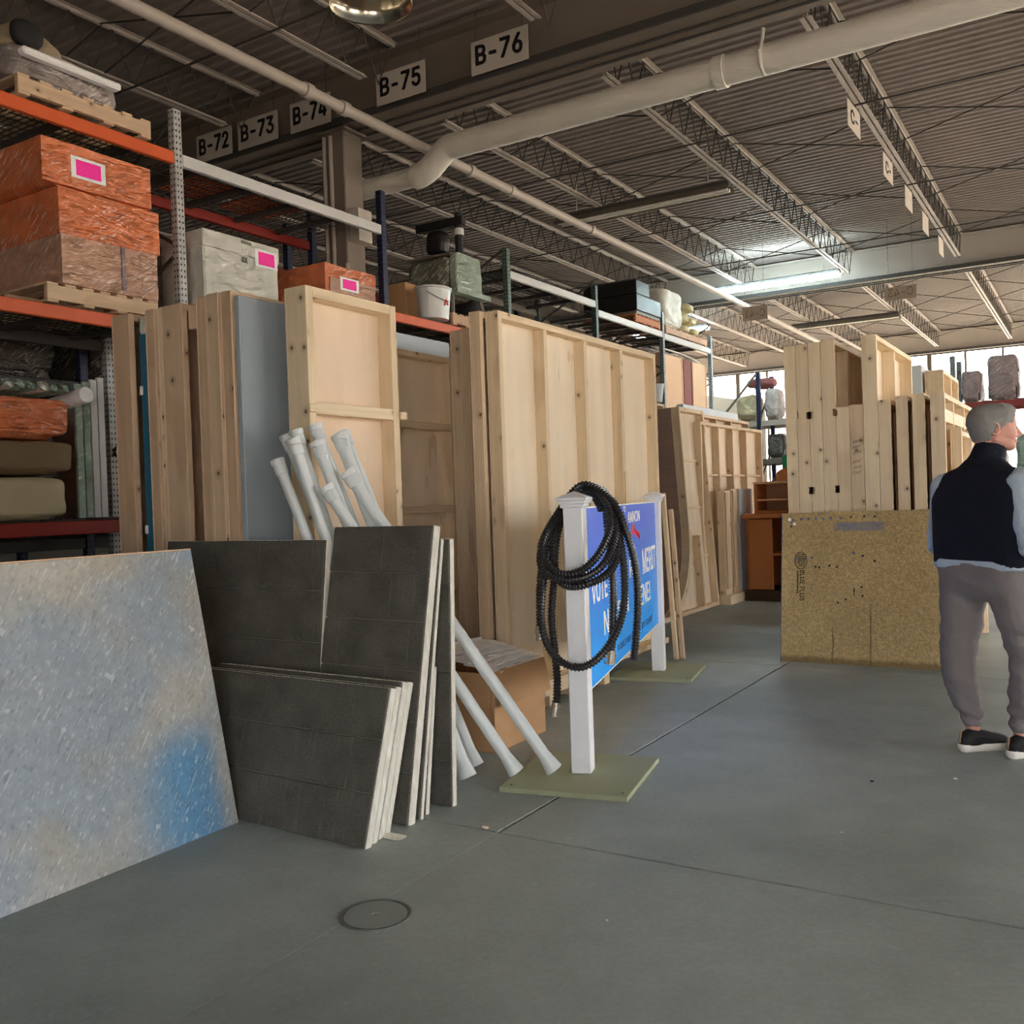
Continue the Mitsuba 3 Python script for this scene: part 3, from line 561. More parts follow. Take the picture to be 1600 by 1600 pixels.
for q, (y, z, x, r) in enumerate([(16.72, .15, -6.9, .2), (17.28, .15, -6.9, .2), (16.76, .37, -6.92, .2), (17.27, .37, -6.95, .2), (16.98, .59, -6.9, .2)]):
    k = put(None, 'sack', blob((x - .4, y, Z + z), (x + .42, y + .5, Z + z + .22), 40 + q, .04, .55, 4), 'sack', smooth=60); lab(k, ['lower left', 'lower right', 'middle left', 'middle right', 'topmost'][q] + ' tan sack of the heap on the rack top', 'sack', 'tan sacks on the rack top')
t = thing('rod_bundle', 'loose bundle of pale rods under the top beam of the farthest bay', 'rod bundle')
for q in range(9): put(t, 'rod', tube(spline([(-6.55 - .05 * q, 15.7, 4.0 + .012 * (q % 4)), (-6.5 - .06 * q, 16.8, 3.97 + .02 * (q % 3)), (-6.6 - .05 * q, 17.8, 3.94 + .015 * (q % 5))], .1), .014, 6), 'galv')
for q, (y0, y1, m, lb) in enumerate([(15.62, 16.62, 'tan_panel', 'tall tan sheet standing left of the maroon board in the farthest bay'), (16.68, 17.1, 'maroon', 'maroon board between two tan sheets in the farthest bay'), (17.14, 17.85, 'tan_panel', 'tall tan sheet at the end of the farthest bay')]):
    t = thing('sheet_board', lb, 'panel'); bx(t, 'face', (-6.9, y0, 2.569), (-6.5, y1, 3.9), m, c=.008); bx(t, 'edge_strip', (-6.505, y1 - .04, 2.58), (-6.49, y1, 3.88), m)
for q, (y0, y1, h) in enumerate([(10.6, 11.6, .8), (11.7, 12.8, .9), (13.1, 14.2, .85), (14.3, 15.4, .8)]):
    z = 2.918 if y1 < 12.9 else 2.818
    wrapped(['nearest', 'second', 'third', 'farthest'][q] + ' dim dark wrapped bundle on the middle beam behind the long flat', (-7.35, y0, z), (-6.5, y1, z + h), 'wrap_dark', 50 + q, .05, .35, group='dark bundles on the middle beam')
#@FLATS
# ---------------------------------------------------------------- wooden wall flats
ZB = .15
def skid(label, x0, x1, y0, y1, n=3, t=.6):
    p = thing('skid', label, 'skid')
    for y in np.linspace(y0, y1 - .09, n): bx(p, 'cross_board', (x0, y, 0), (x1, y + .09, .08), 'pine', t)
    for x in np.linspace(x0, x1 - .12, 3): bx(p, 'runner', (x, y0, .08), (x + .12, y1, ZB - .001), 'pine', t)
def flat(label, X0, X1, Y0, Y1, z0=ZB, z1=2.59, t=.35, studs=(), rails=(), skin='plywood', st=.04, skt=None, open_front=True, name='wall_flat', group=None, inner=.04):
    """A framed wall flat in a plane of constant x, its frame on the +x side of its skin."""
    k = thing(name, label, 'wall flat', group); d = .009
    if skin: bx(k, 'skin', (X0, Y0 + .001, z0 + .001), (X0 + d, Y1 - .001, z1 - .001), skin, skt if skt is not None else t, c=.001, grain=2)
    a = X0 + d if skin else X0
    bx(k, 'stile', (a, Y0, z0), (X1, Y0 + st, z1), 'pine', t); bx(k, 'stile', (a, Y1 - st, z0), (X1, Y1, z1), 'pine', t)
    bx(k, 'rail', (a, Y0 + st, z1 - st), (X1, Y1 - st, z1), 'pine', t); bx(k, 'rail', (a, Y0 + st, z0), (X1, Y1 - st, z0 + st), 'pine', t)
    for y in studs: bx(k, 'stud', (a, y, z0 + st), (X1 - .001, y + st, z1 - st), 'pine', t)
    for z in rails: bx(k, 'cross_rail', (X1 - inner, Y0 + st, z), (X1 - .001, Y1 - st, z + .05), 'pine', t)
    return k
# the left group: ends towards the camera
skid('low wooden skid under the leftmost group of flats', -4.86, -3.56, 3.62, 4.6, 3)
LG = [(-4.855, -4.700, 3.50, 2.545, .75, 'leftmost wooden flat, left of the teal board edge'), (-4.595, -4.515, 3.53, 2.55, .6, 'wooden flat edge just right of the teal board'), (-4.51, -4.475, 3.545, 2.555, .25, 'thin paler wooden edge, third flat from the left'),
      (-4.470, -4.295, 3.54, 2.555, .62, 'wide wooden flat edge left of the dark gap'), (-4.19, -4.115, 3.55, 2.57, .66, 'wooden flat edge just right of the dark gap'), (-4.11, -4.015, 3.55, 2.575, .58, 'wooden flat second left of the grey painted board'), (-4.01, -3.925, 3.56, 2.575, .64, 'wooden flat touching the grey painted board')]
for x0, x1, y0, z1, t, lb in LG: flat(lb, x0, x1, y0, 4.5, z1=z1, t=t, studs=(4.0,))
bxk = thing('spacer_block', 'short wood block bridging the dark gap at the top of the left flats', 'wood block')
bx(bxk, 'block', (-4.290, 3.58, 2.41), (-4.195, 4.3, 2.545), 'pine', .5)
bx(bxk, 'spacer_post', (-4.27, 4.2, ZB), (-4.21, 4.3, 2.405), 'pine', .9)
tb = thing('teal_board', 'teal painted board edge with white plastic at its top', 'board')
bx(tb, 'panel', (-4.690, 3.56, ZB), (-4.605, 4.5, 2.52), 'teal')
put(tb, 'plastic_wrap', blob((-4.698, 3.54, 2.40), (-4.597, 4.5, 2.555), 61, .012, .3, 3), 'wrap_white', smooth=50, label='crumpled white plastic')
for z in (2.08, 1.28): put(tb, 'tape_scrap', boxm((-4.694, 3.552, z), (-4.67, 3.558, z + .05), .001), 'white', label='white tape scrap')
gb = thing('grey_board', 'grey painted flat panel facing the aisle beside the tall narrow flat', 'board')
bx(gb, 'panel', (-3.918, 3.575, ZB), (-3.880, 4.6, 2.545), 'grey_board', c=.004); bx(gb, 'back_frame', (-3.923, 3.6, ZB + .02), (-3.919, 4.55, 2.5), 'pine', .5)
# the tall narrow open flat
bf = flat('tall narrow flat with an open recessed front behind the white poles', -3.71, -3.555, 3.74, 4.50, z1=2.58, t=.22, skt=.30, st=.055)
for k in [k for k in scene if k == bf + '__skin']: pass
bx(bf, 'inner_skin', (-3.66, 3.795, ZB + .055), (-3.652, 4.445, 2.525), 'plywood', .35, grain=2); bx(bf, 'cross_rail', (-3.6, 3.795, 1.90), (-3.556, 4.445, 1.965), 'pine', .15)
for y in (3.725, 4.49): bx(bf, 'cleat', (-3.552, y, 1.905), (-3.535, y + .06, 1.95), 'pine', .1)
# brown flat and white board behind it
skid('low wooden skid under the brown flat and the tall white board', -4.45, -4.02, 4.95, 5.85, 3)
fb_ = flat('brown framed flat with cross rails below the grey white board', -4.20, -4.10, 5.08, 5.84, z1=2.475, t=.3, skt=.05, rails=(1.93, 1.33, .75), studs=(5.16,))
wb_ = thing('white_board', 'pale blue white foam board standing behind the brown flat', 'board'); bx(wb_, 'panel', (-4.40, 4.98, ZB), (-4.30, 6.10, 2.645), 'white_board', c=.006)
# middle group ends and the long studded flat
skid('wooden skid under the long studded flat', -3.84, -3.18, 5.12, 6.45, 4, .45)
flat('back wooden flat edge of the middle stack, farthest left', -3.81, -3.72, 5.41, 7.4, z1=2.585, t=.42, studs=(6, 6.6)); flat('wooden flat with a dark seam, second in the middle stack', -3.70, -3.60, 5.38, 7.4, z1=2.585, t=.5, studs=(6, 6.6))
flat('wooden flat between the seam and the long studded flat', -3.59, -3.48, 5.3, 7.4, z1=2.55, t=.6, studs=(6, 6.6))
flat('closed flat just behind the long studded flat', -3.35, -3.268, 4.97, 7.4, t=.5, studs=(5.6, 6.2, 6.8))
lf = flat('long open studded flat facing the aisle, behind the blue sign', -3.265, -3.17, 5.03, 7.50, t=.28, skt=.05, studs=(5.60, 6.19, 6.80), st=.045)
for y, z in ((5.6, 1.32), (6.19, 1.50), (6.8, 1.6)): bx(lf, 'nailing_strip', (-3.169, y + .006, .2), (-3.155, y + .04, z), 'pine', .08)  # pale strips along the lower stud fronts
bx(lf, 'bottom_ledge', (-3.169, 5.1, .155), (-3.13, 7.5, .20), 'pine', .4)
for q, (y, dx, z) in enumerate([(7.56, .02, 1.42), (7.63, .05, 1.28)]):
    t = thing('wood_strip', ['taller', 'shorter'][q] + ' thin wood strip leaning at the far end of the long flat', 'wood strip')
    with xf(ROT((0, 1, 0), -3, (-3.12 + dx, y, 0))): bx(t, 'strip', (-3.14 + dx, y, 0), (-3.10 + dx, y + .03, z), 'pine', .25 + .3 * q)
# brick faced arch unit, leaning
ar = thing('arch_flat', 'leaning wooden arch flat with a brick faced inner edge', 'arch flat')
with xf(TR(-4.17, 0, 0) @ ROT((0, 1, 0), -3.2)):
    th = np.linspace(0, np.pi / 2, 14); r = .95
    arc = [(10.62 - r + r * math.cos(a), .95 - r * math.sin(a) + .02) for a in th]
    body = sg.Polygon([(10.62, 2.44)] + arc + [(9.67, .0), (11.46, .0), (11.46, 2.44)])
    def prof(poly, x0, x1, nm, bs, t=None):
        m = extrude(poly, x1 - x0); v = np.array(m.vertices); w = np.stack([v[:, 2] + x0, v[:, 0], v[:, 1]], 1); f = np.array(m.faces)
        if t is None: return put(ar, nm, (w, f), bs)
        w = w[f].reshape(-1, 3); f = np.arange(len(w)).reshape(-1, 3); k = tk(t)
        return put(ar, nm, (w, f), bs, uv=np.stack([w[:, 2] + 3, w[:, 1] - 10 + 16 * k + 8], 1))
    prof(body, -.28, -.272, 'brick_face', 'brick'); prof(body, -.012, -.004, 'back_skin', 'plywood', .3)
    jam = body.boundary.intersection(sg.box(9.6, .001, 10.63, 2.439))
    pts = [(10.62, 2.44)] + arc
    V = np.array([(x, y, z) for y, z in pts for x in (-.272, -.012)]); n2 = len(pts)
    W = np.array([(x, y + .008, z - .004) for y, z in pts for x in (-.272, -.012)]); f = []
    for q in range(n2 - 1): a = 2 * q; f += [[a, a + 1, a + 3, a + 2], [2 * n2 + a + 2, 2 * n2 + a + 3, 2 * n2 + a + 1, 2 * n2 + a]]
    put(ar, 'brick_reveal', (np.vstack([V, W]), np.array(f)), 'brick_pale', label='pale brick printed inner edge')
    bx(ar, 'front_stile', (-.33, 10.56, 0), (-.284, 10.615, 2.44), 'pine', .2)
    bx(ar, 'stile', (-.0035, 11.41, 0), (.085, 11.46, 2.44), 'pine', .35); bx(ar, 'stile', (-.0035, 10.63, .95), (.085, 10.68, 2.44), 'pine', .15); bx(ar, 'stud', (-.0035, 10.95, 0), (.084, 10.99, .9), 'pine', .4)
    bx(ar, 'rail', (-.0035, 10.68, 2.39), (.085, 11.41, 2.44), 'pine', .2); bx(ar, 'rail', (-.0035, 9.68, 0), (.085, 11.41, .045), 'pine', .4)
    for z in (.62, 1.22, 1.8): bx(ar, 'batten', (-.0035, 10.68, z), (.012, 11.41, z + .03), 'pine', .25)
    cur = sg.Polygon([(y, z) for y, z in arc] + [(y + .09 * math.cos(a), z - .09 * math.sin(a)) for (y, z), a in zip(arc[::-1], th[::-1])]).buffer(0)
    prof(cur, -.0035, .085, 'curved_rib', 'pine', .2)
bs_ = thing('brick_wall_flat', 'dark brick faced flat behind the leaning arch', 'wall flat')
bx(bs_, 'frame', (-4.74, 9.4, .0), (-4.65, 11.15, 2.42), 'pine', .5); bx(bs_, 'brick_face', (-4.649, 9.4, 0), (-4.635, 11.15, 2.42), 'brick')
t = thing('crate_lid', 'small pale wooden frame on top of the dark brick flat', 'frame')
for lo, hi in [((-4.80, 10.3, 2.421), (-4.60, 11.12, 2.45)), ((-4.80, 10.3, 2.50), (-4.60, 11.12, 2.53)), ((-4.80, 10.3, 2.451), (-4.60, 10.35, 2.499)), ((-4.80, 11.07, 2.451), (-4.60, 11.12, 2.499))]: bx(t, 'bar', lo, hi, 'pine', .25)
t = thing('fan_lamp', 'round grey fan shaped lamp on top of the wooden frame', 'lamp')
with xf(TR(-4.70, 10.62, 2.531)):
    put(t, 'base', spin([(0, 0), (.1, 0), (.1, .02), (.02, .03), (.02, .2), (0, .2)], 24), 'black', smooth=30)
    with xf(TR(0, 0, .33) @ ROT((0, 1, 0), 80)): put(t, 'shade', spin([(0, .07), (.08, .06), (.16, .0), (.17, -.03), (.13, .0), (0, .04)], 28), 'grey_board', smooth=40)
    with xf(TR(.12, .2, .12)): put(t, 'cup', spin([(0, -.12), (.07, -.12), (.1, .1), (.09, .1), (.06, -.1), (0, -.1)], 24), 'white_board', smooth=30)
# far flats
fg = flat('far studded flat with five wooden studs beyond the leaning arch', -4.30, -4.20, 11.28, 13.80, z0=.1, z1=2.30, t=.35, skt=.25, studs=(11.42, 11.93, 12.48, 13.05)); 
for y0, y1 in ((11.47, 11.92), (11.98, 12.47), (12.53, 13.04), (13.1, 13.75)): bx(fg, 'blocking', (-4.29, y0, 1.62), (-4.22, y1, 1.65), 'pine', .5)
flat('taller far flat behind the far studded flat', -4.46, -4.36, 11.5, 13.7, z0=.1, z1=2.43, t=.5, skt=.45, studs=(11.7, 12.3, 12.9))
t = thing('grey_board', 'pale grey board standing behind the far studded flats', 'board'); bx(t, 'panel', (-4.62, 11.55, .1), (-4.52, 13.7, 2.56), 'white_board', c=.01)
skid('skid under the far flats', -4.62, -4.14, 11.6, 13.6, 4); 
for k in [k for k in scene if k.startswith('skid_003')]: scene[k]['to_world'] = T().scale([1, 1, .66])
for q, (y0, y1, m, t_, z1, lb) in enumerate([(11.47, 11.72, 'pine', .4, 1.43, 'low wooden board standing before the far studded flat, nearest'), (11.75, 11.99, 'pine', .45, 1.45, 'low wooden board with a dark slot beside it'), (12.09, 12.62, 'white_board', 0, 1.45, 'low white board standing before the far flats')]):
    t = thing('low_board', lb, 'board'); bx(t, 'panel', (-4.09, y0, .12), (-4.0, y1, z1), m, t_)
    if q < 2: bx(t, 'batten', (-3.999, y0 + .02, .2), (-3.975, y0 + .1, z1 - .02), 'pine', .4)
t = thing('low_sill', 'pale timber lying under the low boards by the far flats', 'timber'); bx(t, 'beam', (-4.13, 11.48, 0), (-3.95, 12.8, .119), 'pine', .3)
# brown open cabinet and stacked open box
t = thing('open_cabinet', 'brown open cabinet on a dark plinth left of the particle board', 'cabinet')
bx(t, 'plinth', (-3.93, 12.0, 0), (-3.2, 12.8, .14), 'brown_dark'); bx(t, 'back', (-3.9, 12.72, .14), (-3.2, 12.75, 1.06), 'crate_brown')
bx(t, 'side', (-3.9, 12.02, .14), (-3.86, 12.72, 1.06), 'crate_brown'); bx(t, 'side', (-3.24, 12.02, .14), (-3.2, 12.72, 1.06), 'crate_brown'); bx(t, 'door', (-3.858, 11.99, .15), (-3.56, 12.02, 1.05), 'crate_brown', label='plain brown front board')
bx(t, 'top', (-3.94, 11.95, 1.061), (-3.16, 12.8, 1.115), 'crate_brown', c=.01); bx(t, 'shelf', (-3.858, 12.03, .58), (-3.242, 12.71, .61), 'crate_brown')
t = thing('open_box', 'open wooden box standing on the brown cabinet', 'box')
bx(t, 'bottom', (-3.86, 12.25, 1.117), (-3.2, 12.7, 1.15), 'crate_brown'); bx(t, 'back', (-3.86, 12.67, 1.15), (-3.2, 12.7, 1.5), 'tan_panel'); bx(t, 'side', (-3.86, 12.25, 1.15), (-3.82, 12.67, 1.5), 'crate_brown'); bx(t, 'side', (-3.24, 12.25, 1.15), (-3.2, 12.67, 1.5), 'crate_brown'); bx(t, 'top', (-3.87, 12.24, 1.5), (-3.19, 12.71, 1.53), 'tan_panel'); bx(t, 'shelf', (-3.82, 12.26, 1.28), (-3.24, 12.66, 1.3), 'tan_panel')
t = thing('arched_headboard', 'arched orange brown headboard beyond the open box', 'headboard')
m = extrude(sg.Polygon([(-4.2, 0), (-2.6, 0), (-2.6, 1.66)] + [(-3.4 + .8 * math.cos(a), 1.66 + .16 * math.sin(a)) for a in np.linspace(0, np.pi, 16)] + [(-4.2, 1.66)]), .05); v = np.array(m.vertices); put(t, 'board', (np.stack([v[:, 0], 14.5 - v[:, 2], v[:, 1]], 1), np.array(m.faces)[:, ::-1]), 'crate_brown')
t = thing('green_board', 'bright green panel behind the arched headboard', 'panel'); bx(t, 'panel', (-4.4, 15.5, 0), (-2.6, 15.56, 1.98), 'green', c=.004); bx(t, 'foot', (-4.3, 15.2, 0), (-4.2, 15.49, .05), 'pine', .5)

# ---------------------------------------------------------------- stacked pale frames on the right
CZ = .0
def notched(parent, x0, x1, y, z0, z1, notches, t):
    P = sg.box(x0, z0, x1, z1)
    for a, b, c, d in notches: P = P.difference(sg.box(a, b, c, d))
    for P in getattr(P, 'geoms', [P]):
        m = extrude(P, .04); v = np.array(m.vertices); w = np.stack([v[:, 0], y + .04 - v[:, 2], v[:, 1]], 1)[np.array(m.faces)].reshape(-1, 3); k = tk(t)
        put(parent, 'stile', (w, np.arange(len(w)).reshape(-1, 3)), 'pine', uv=np.stack([w[:, 2] + random.random() * 40, w[:, 0] - x0 + w[:, 1] - y + 16 * k + 8], 1))
def crate(label, x0, x1, z1, t, studs=(8.55, 9.1), notch=(), y0=8.05, y1=9.7):
    k = thing('stacked_frame', label, 'wall flat', None)
    notched(k, x0, x1, y0, CZ, z1, notch, t); bx(k, 'stile', (x0, y1 - .04, CZ), (x1, y1, z1), 'pine', t)
    bx(k, 'rail', (x0, y0 + .04, z1 - .04), (x1, y1 - .04, z1), 'pine', t, c=.002); bx(k, 'rail', (x0, y0 + .04, CZ), (x1, y1 - .04, CZ + .04), 'pine', t)
    for y in studs: bx(k, 'stud', (x0 + .012, y, CZ + .04), (x1 - .002, y + .04, z1 - .04), 'pine', t + .05)
    bx(k, 'skin', (x0, y0 + .041, CZ + .041), (x0 + .010, y1 - .041, z1 - .041), 'plywood', t, grain=2)
    return k
crate('leftmost tall pale frame of the right stack', -2.245, -2.150, 2.61, .10)
crate('second tall pale frame of the right stack', -2.147, -2.047, 2.615, .14, notch=[(-2.147, 2.0, -2.137, 2.06), (-2.075, 1.99, -2.04, 2.05), (-2.075, 1.365, -2.04, 1.425)])
crate('third tall pale frame, right of the black square notches', -2.044, -1.944, 2.62, .08, notch=[(-2.05, 1.99, -2.02, 2.05), (-2.05, 1.365, -2.02, 1.425)])
crate('fourth tall pale frame with an open side above its neighbours', -1.941, -1.835, 2.63, .12, notch=[(-1.86, 2.0, -1.83, 2.06), (-1.86, 1.37, -1.83, 1.43)])
crate('short frame next to the tall open one', -1.832, -1.728, 2.07, .12, notch=[(-1.84, 2.0, -1.82, 2.05), (-1.84, 1.37, -1.82, 1.43)])
crate('short stained frame with scribbled marks', -1.725, -1.622, 2.08, .42)
for q in range(6):
    zz = 1.52 + .045 * q + (.03 if q > 2 else 0); put('stacked_frame_005', 'scribble', tube([(-1.71 + .012 * w + .01 * (q % 2), 8.0485, zz + (.014 if w % 2 else -.006) + .002 * w) for w in range(6)], .002, 4), 'stamp')
crate('second tall group frame with two open bays above the short ones', -1.619, -1.505, 2.63, .1, studs=(8.85,), y1=9.75)
crate('short frame right of the second tall one', -1.502, -1.412, 2.10, .12)
crate('short frame between two open gaps, left', -1.370, -1.285, 2.12, .16); crate('short frame between two open gaps, right', -1.250, -1.160, 2.13, .12)
cl_ = crate('rightmost short frame with an open side behind the man', -1.118, -1.015, 2.12, .14, studs=(8.6, 9.3), y1=9.95)
bx(cl_, 'header', (-1.09, 8.1, 1.90), (-1.02, 9.9, 2.0), 'pine', .15)
t = thing('stacked_frame', 'bundle frame with a low open front standing behind the man', 'wall flat')
for a, b in ((8.3, 8.34), (9.0, 9.04), (9.9, 9.94)): bx(t, 'stud', (-1.0, a, .0), (-.93, b, 1.86), 'pine', .3)
bx(t, 'rail', (-1.0, 8.341, 1.79), (-.93, 9.899, 1.83), 'pine', .3); bx(t, 'skin', (-1.012, 8.3, 0), (-1.001, 9.94, 1.86), 'plywood', .3, grain=2)
for x0, x1, lb in ((-1.411, -1.371, 'left'), (-1.284, -1.251, 'middle'), (-1.159, -1.119, 'right')):
    t = thing('spacer', lb + ' brown spacer board in the gaps between the short frames', 'board'); bx(t, 'board', (x0 + .004, 8.14, 0), (x1 - .004, 9.4, 2.0), 'pine', 1.0)
# loose pale frame further back
t = thing('stacked_frame', 'small pale open frame standing beyond the rightmost short frames', 'wall flat')
for a in (10.75, 11.35, 11.95): bx(t, 'stud', (-1.52, a, 0), (-1.36, a + .04, 2.6), 'pine', .15)
bx(t, 'skin', (-1.54, 10.75, 0), (-1.521, 11.99, 2.6), 'tan_panel'); bx(t, 'rail', (-1.52, 10.791, 2.56), (-1.36, 11.949, 2.6), 'pine', .1)
t = thing('white_board', 'pale blue white board edge left of the small far frame', 'board'); bx(t, 'panel', (-1.66, 10.7, 0), (-1.56, 11.9, 2.66), 'white_board')
for q, (y, z) in enumerate([(2.02, 1.2), (1.55, 1.0)]): pass
# particle board sheet
ob = thing('particle_board', 'speckled particle board sheet leaning against the pale frames', 'board')
with xf(TR(0, 7.80, 0) @ ROT((1, 0, 0), -8.5)):
    m = extrude(sg.Polygon([(-2.275, 0), (-1.0, 0), (-1.0, 1.235), (-2.275, 1.225)]), .018); v = np.array(m.vertices); put(ob, 'sheet', (np.stack([v[:, 0], -v[:, 2] + .018, v[:, 1]], 1), np.array(m.faces)), 'osb')
    bx(ob, 'blue_edge', (-2.281, 0, 0), (-2.2755, .018, 1.225), 'washer_blue', c=.001, label='blue painted edge')
    def dot(x, z, m, r=.010):
        with xf(TR(x, 0, z) @ ROT((1, 0, 0), 90)): put(ob, 'screw', spin([(.0, .003), (r * .4, .0035), (r, .002), (r, -.001)], 10), m)
    for x, z in [(-2.19, 1.17), (-2.12, 1.172), (-2.06, 1.173), (-2.0, 1.175), (-1.94, 1.172), (-1.88, 1.178), (-1.80, 1.176), (-2.20, 1.145)]: dot(x, z, 'washer_blue')
    for x, z in [(-1.72, 1.185), (-1.62, 1.188), (-1.54, 1.186), (-2.20, 1.115), (-2.0, .78), (-1.97, .775), (-1.63, .87), (-1.54, .83), (-1.83, .78), (-1.89, .79), (-1.64, .62), (-1.76, .52), (-1.82, .49), (-1.63, .55)]: dot(x, z, 'letter_dark', .008)
    for x, z in [(-2.215, 1.172), (-2.175, 1.135)]: dot(x, z, 'washer_white', .014)
    for x, z in [(-2.155, .84), (-2.085, .845), (-2.03, .855), (-1.70, .89)]: dot(x, z, 'washer_blue', .011)
    ring = [(-2.12 + .048 * math.cos(a), -.0012, .83 + .07 * math.sin(a)) for a in np.linspace(0, 2 * np.pi, 33)]
    put(ob, 'stamp', tube(ring, .0035, 5, cap=False), 'stamp')
    for q in range(7): z = .785 + .015 * q; w = .036 * math.sqrt(max(0, 1 - ((z - .83) / .062) ** 2)); put(ob, 'stamp', boxm((-2.12 - w, -.002, z), (-2.12 + w, -.0005, z + .008), .0005), 'stamp')
    text(ob, 'BLUE PLUS', (-2.128, -.001, .75), (0, 0, -1), (1, 0, 0), .042, .25, 'stamp', .001)
    for q in range(11): z = .745 - .017 * q; put(ob, 'stamp', boxm((-2.152, -.002, z - .013), (-2.137, -.0005, z), .0004), 'stamp')
    bx(ob, 'scratch', (-1.70, -.0015, .55), (-1.692, -.0002, .61), 'stamp', c=.0004)
#@FRONT
# ---------------------------------------------------------------- foreground: sprayed board and foam brick panels
sb = thing('scenic_board', 'big sprayed blue and beige board leaning at the left edge', 'board')
with xf(TR(-3.29, 0, 0) @ ROT((0, 1, 0), -11.5) @ ROT((0, 0, 1), .6)):
    bx(sb, 'panel', (-.018, .54, 0), (0, 2.945, 1.255), 'spray', c=.002); bx(sb, 'top_edge', (-.022, .54, 1.2555), (.0, 2.945, 1.262), 'tan_panel', c=.002, label='raw wood top edge')
def foam(label, xl, xr, yb, deg, L, rows, cols, th=.03, seed=0, yaw=0.):
    k = thing('foam_brick_sheet', label, 'panel'); rng = random.Random(seed)
    with xf(TR(xr, yb, 0) @ ROT((0, 0, 1), yaw) @ ROT((1, 0, 0), -deg)):
        w = xl - xr
        bx(k, 'foam_core', (w, .006, 0), (0, th, L), 'foam_edge', c=.004); 
        bx(k, 'dark_facing', (w + .002, .003, .003), (-.004, .0062, L - .003), 'foam_joint', c=.001)
        hs = L / rows
        for r in range(rows):
            n = cols + (0 if r % 2 else 0); off = (.5 if r % 2 else 0)
            xs = sorted({0.0, 1.0} | {min(max((q + off) / n + rng.uniform(-.03, .03), 0), 1) for q in range(1 if not off else 0, n)})
            xs = [a for q, a in enumerate(xs) if q == 0 or a - xs[q - 1] > .06 or a == 1.0]
            for a, b in zip(xs[:-1], xs[1:]):
                e = rng.uniform(.0, .004)
                bx(k, 'block', (w * (1 - a) - .0045 if a > 0 else w + .001, -.006 - e, r * hs + .003), (w * (1 - b) + .0045 if b < 1 else -.002, .0028, (r + 1) * hs - .003), 'foam', c=.005)
    return k
foam('low dark brick foam sheet in front, edge nearest the camera', -3.82, -2.578, 2.936, 17, .655, 3, 5, .041, 1, -2.5)
foam('second low foam sheet, white edge just behind the front one', -3.82, -2.592, 2.990, 17, .65, 3, 5, .041, 2, -2.5)
foam('third low foam sheet in the leaning front group', -3.82, -2.60, 3.044, 17, .66, 3, 5, .041, 3, -2.5)
foam('fourth low foam sheet, rearmost of the leaning low group', -3.82, -2.612, 3.098, 17, .65, 3, 5, .041, 4, -2.5)
foam('tall narrow dark foam sheet standing above the low group', -3.21, -2.59, 3.235, 11, 1.325, 6, 3, .05, 5, -2.5)
foam('wide dark foam sheet behind, left of the tall narrow one', -4.42, -3.216, 3.308, 7, 1.25, 5, 5, .04, 6, -1.5)
foam('tall foam sheet right behind the tall narrow one, ragged edge', -3.17, -2.59, 3.323, 10, 1.255, 6, 3, .024, 7, -2.5)
foam('low foam sheet between the ragged and the outermost tall sheets', -3.1, -2.61, 3.387, 8, .66, 3, 3, .03, 8, -2.5)
foam('outermost right foam sheet standing nearly upright', -2.95, -2.565, 3.535, 2.2, 1.235, 6, 2, .035, 9, -2.5)
k = put(None, 'foam_scrap', blob((-2.62, 3.06, 0), (-2.50, 3.14, .012), 70, .004, .6, 3), 'foam_edge', smooth=50); lab(k, 'small pale foam scrap at the foot of the foam sheets', 'scrap')
# white poles
def pole(label, a, b, r, group='white poles'):
    a, b = np.array(a), np.array(b); d = (b - a) / np.linalg.norm(b - a); k = thing('white_pole', label, 'pole', group)
    put(k, 'shaft', tube([a + d * .03, b - d * .05], r, 18), 'pvc', smooth=40)
    put(k, 'collar', tube([b - d * .085, b - d * .08, b - d * .035, b - d * .03, b - d * .026, b - d * .004, b, b - d * .03], [r * 1.02, r * 1.22, r * 1.24, r * 1.12, r * 1.3, r * 1.42, r * 1.38, r * .8], 20), 'pvc', smooth=25)
    put(k, 'flared_foot', tube([a, a + d * .02, a + d * .07, a + d * .09], [r * 1.45, r * 1.35, r * 1.1, r * 1.02], 14), 'pvc', smooth=30)
for lb, a, b, r in [('leftmost white pole, its top lower than its neighbours', (-2.99, 3.702, 0.035), (-3.56, 3.494, 1.648), .027),
        ('white pole top at the upper left of the bundle', (-3.108, 3.991, 0.035), (-3.595, 3.596, 1.782), .028),
        ('white pole second from the left in the bundle', (-3.057, 3.802, 0.035), (-3.445, 3.494, 1.747), .028),
        ('white pole in the middle of the bundle top row', (-3.111, 3.893, 0.035), (-3.508, 3.579, 1.8), .028),
        ('white pole in front at the center of the bundle', (-2.84, 3.826, 0.035), (-3.41, 3.63, 1.735), .030),
        ('tallest white pole at the top of the bundle', (-2.884, 3.945, 0.035), (-3.483, 3.698, 1.83), .028),
        ('rightmost thick white pole of the bundle', (-2.706, 3.864, 0.035), (-3.403, 3.793, 1.775), .034),
        ('white pole behind at the right of the bundle', (-2.788, 4.059, 0.035), (-3.456, 3.881, 1.8), .030),
        ('white pole slanting across the bundle, foot on the sign base', (-2.35, 4.11, 0.05), (-3.285, 3.708, 1.575), .031),
        ('white pole slanting with its foot left of the sign base', (-2.505, 3.998, 0.05), (-3.31, 3.572, 1.5), .030)]: pole(lb, a, b, r)
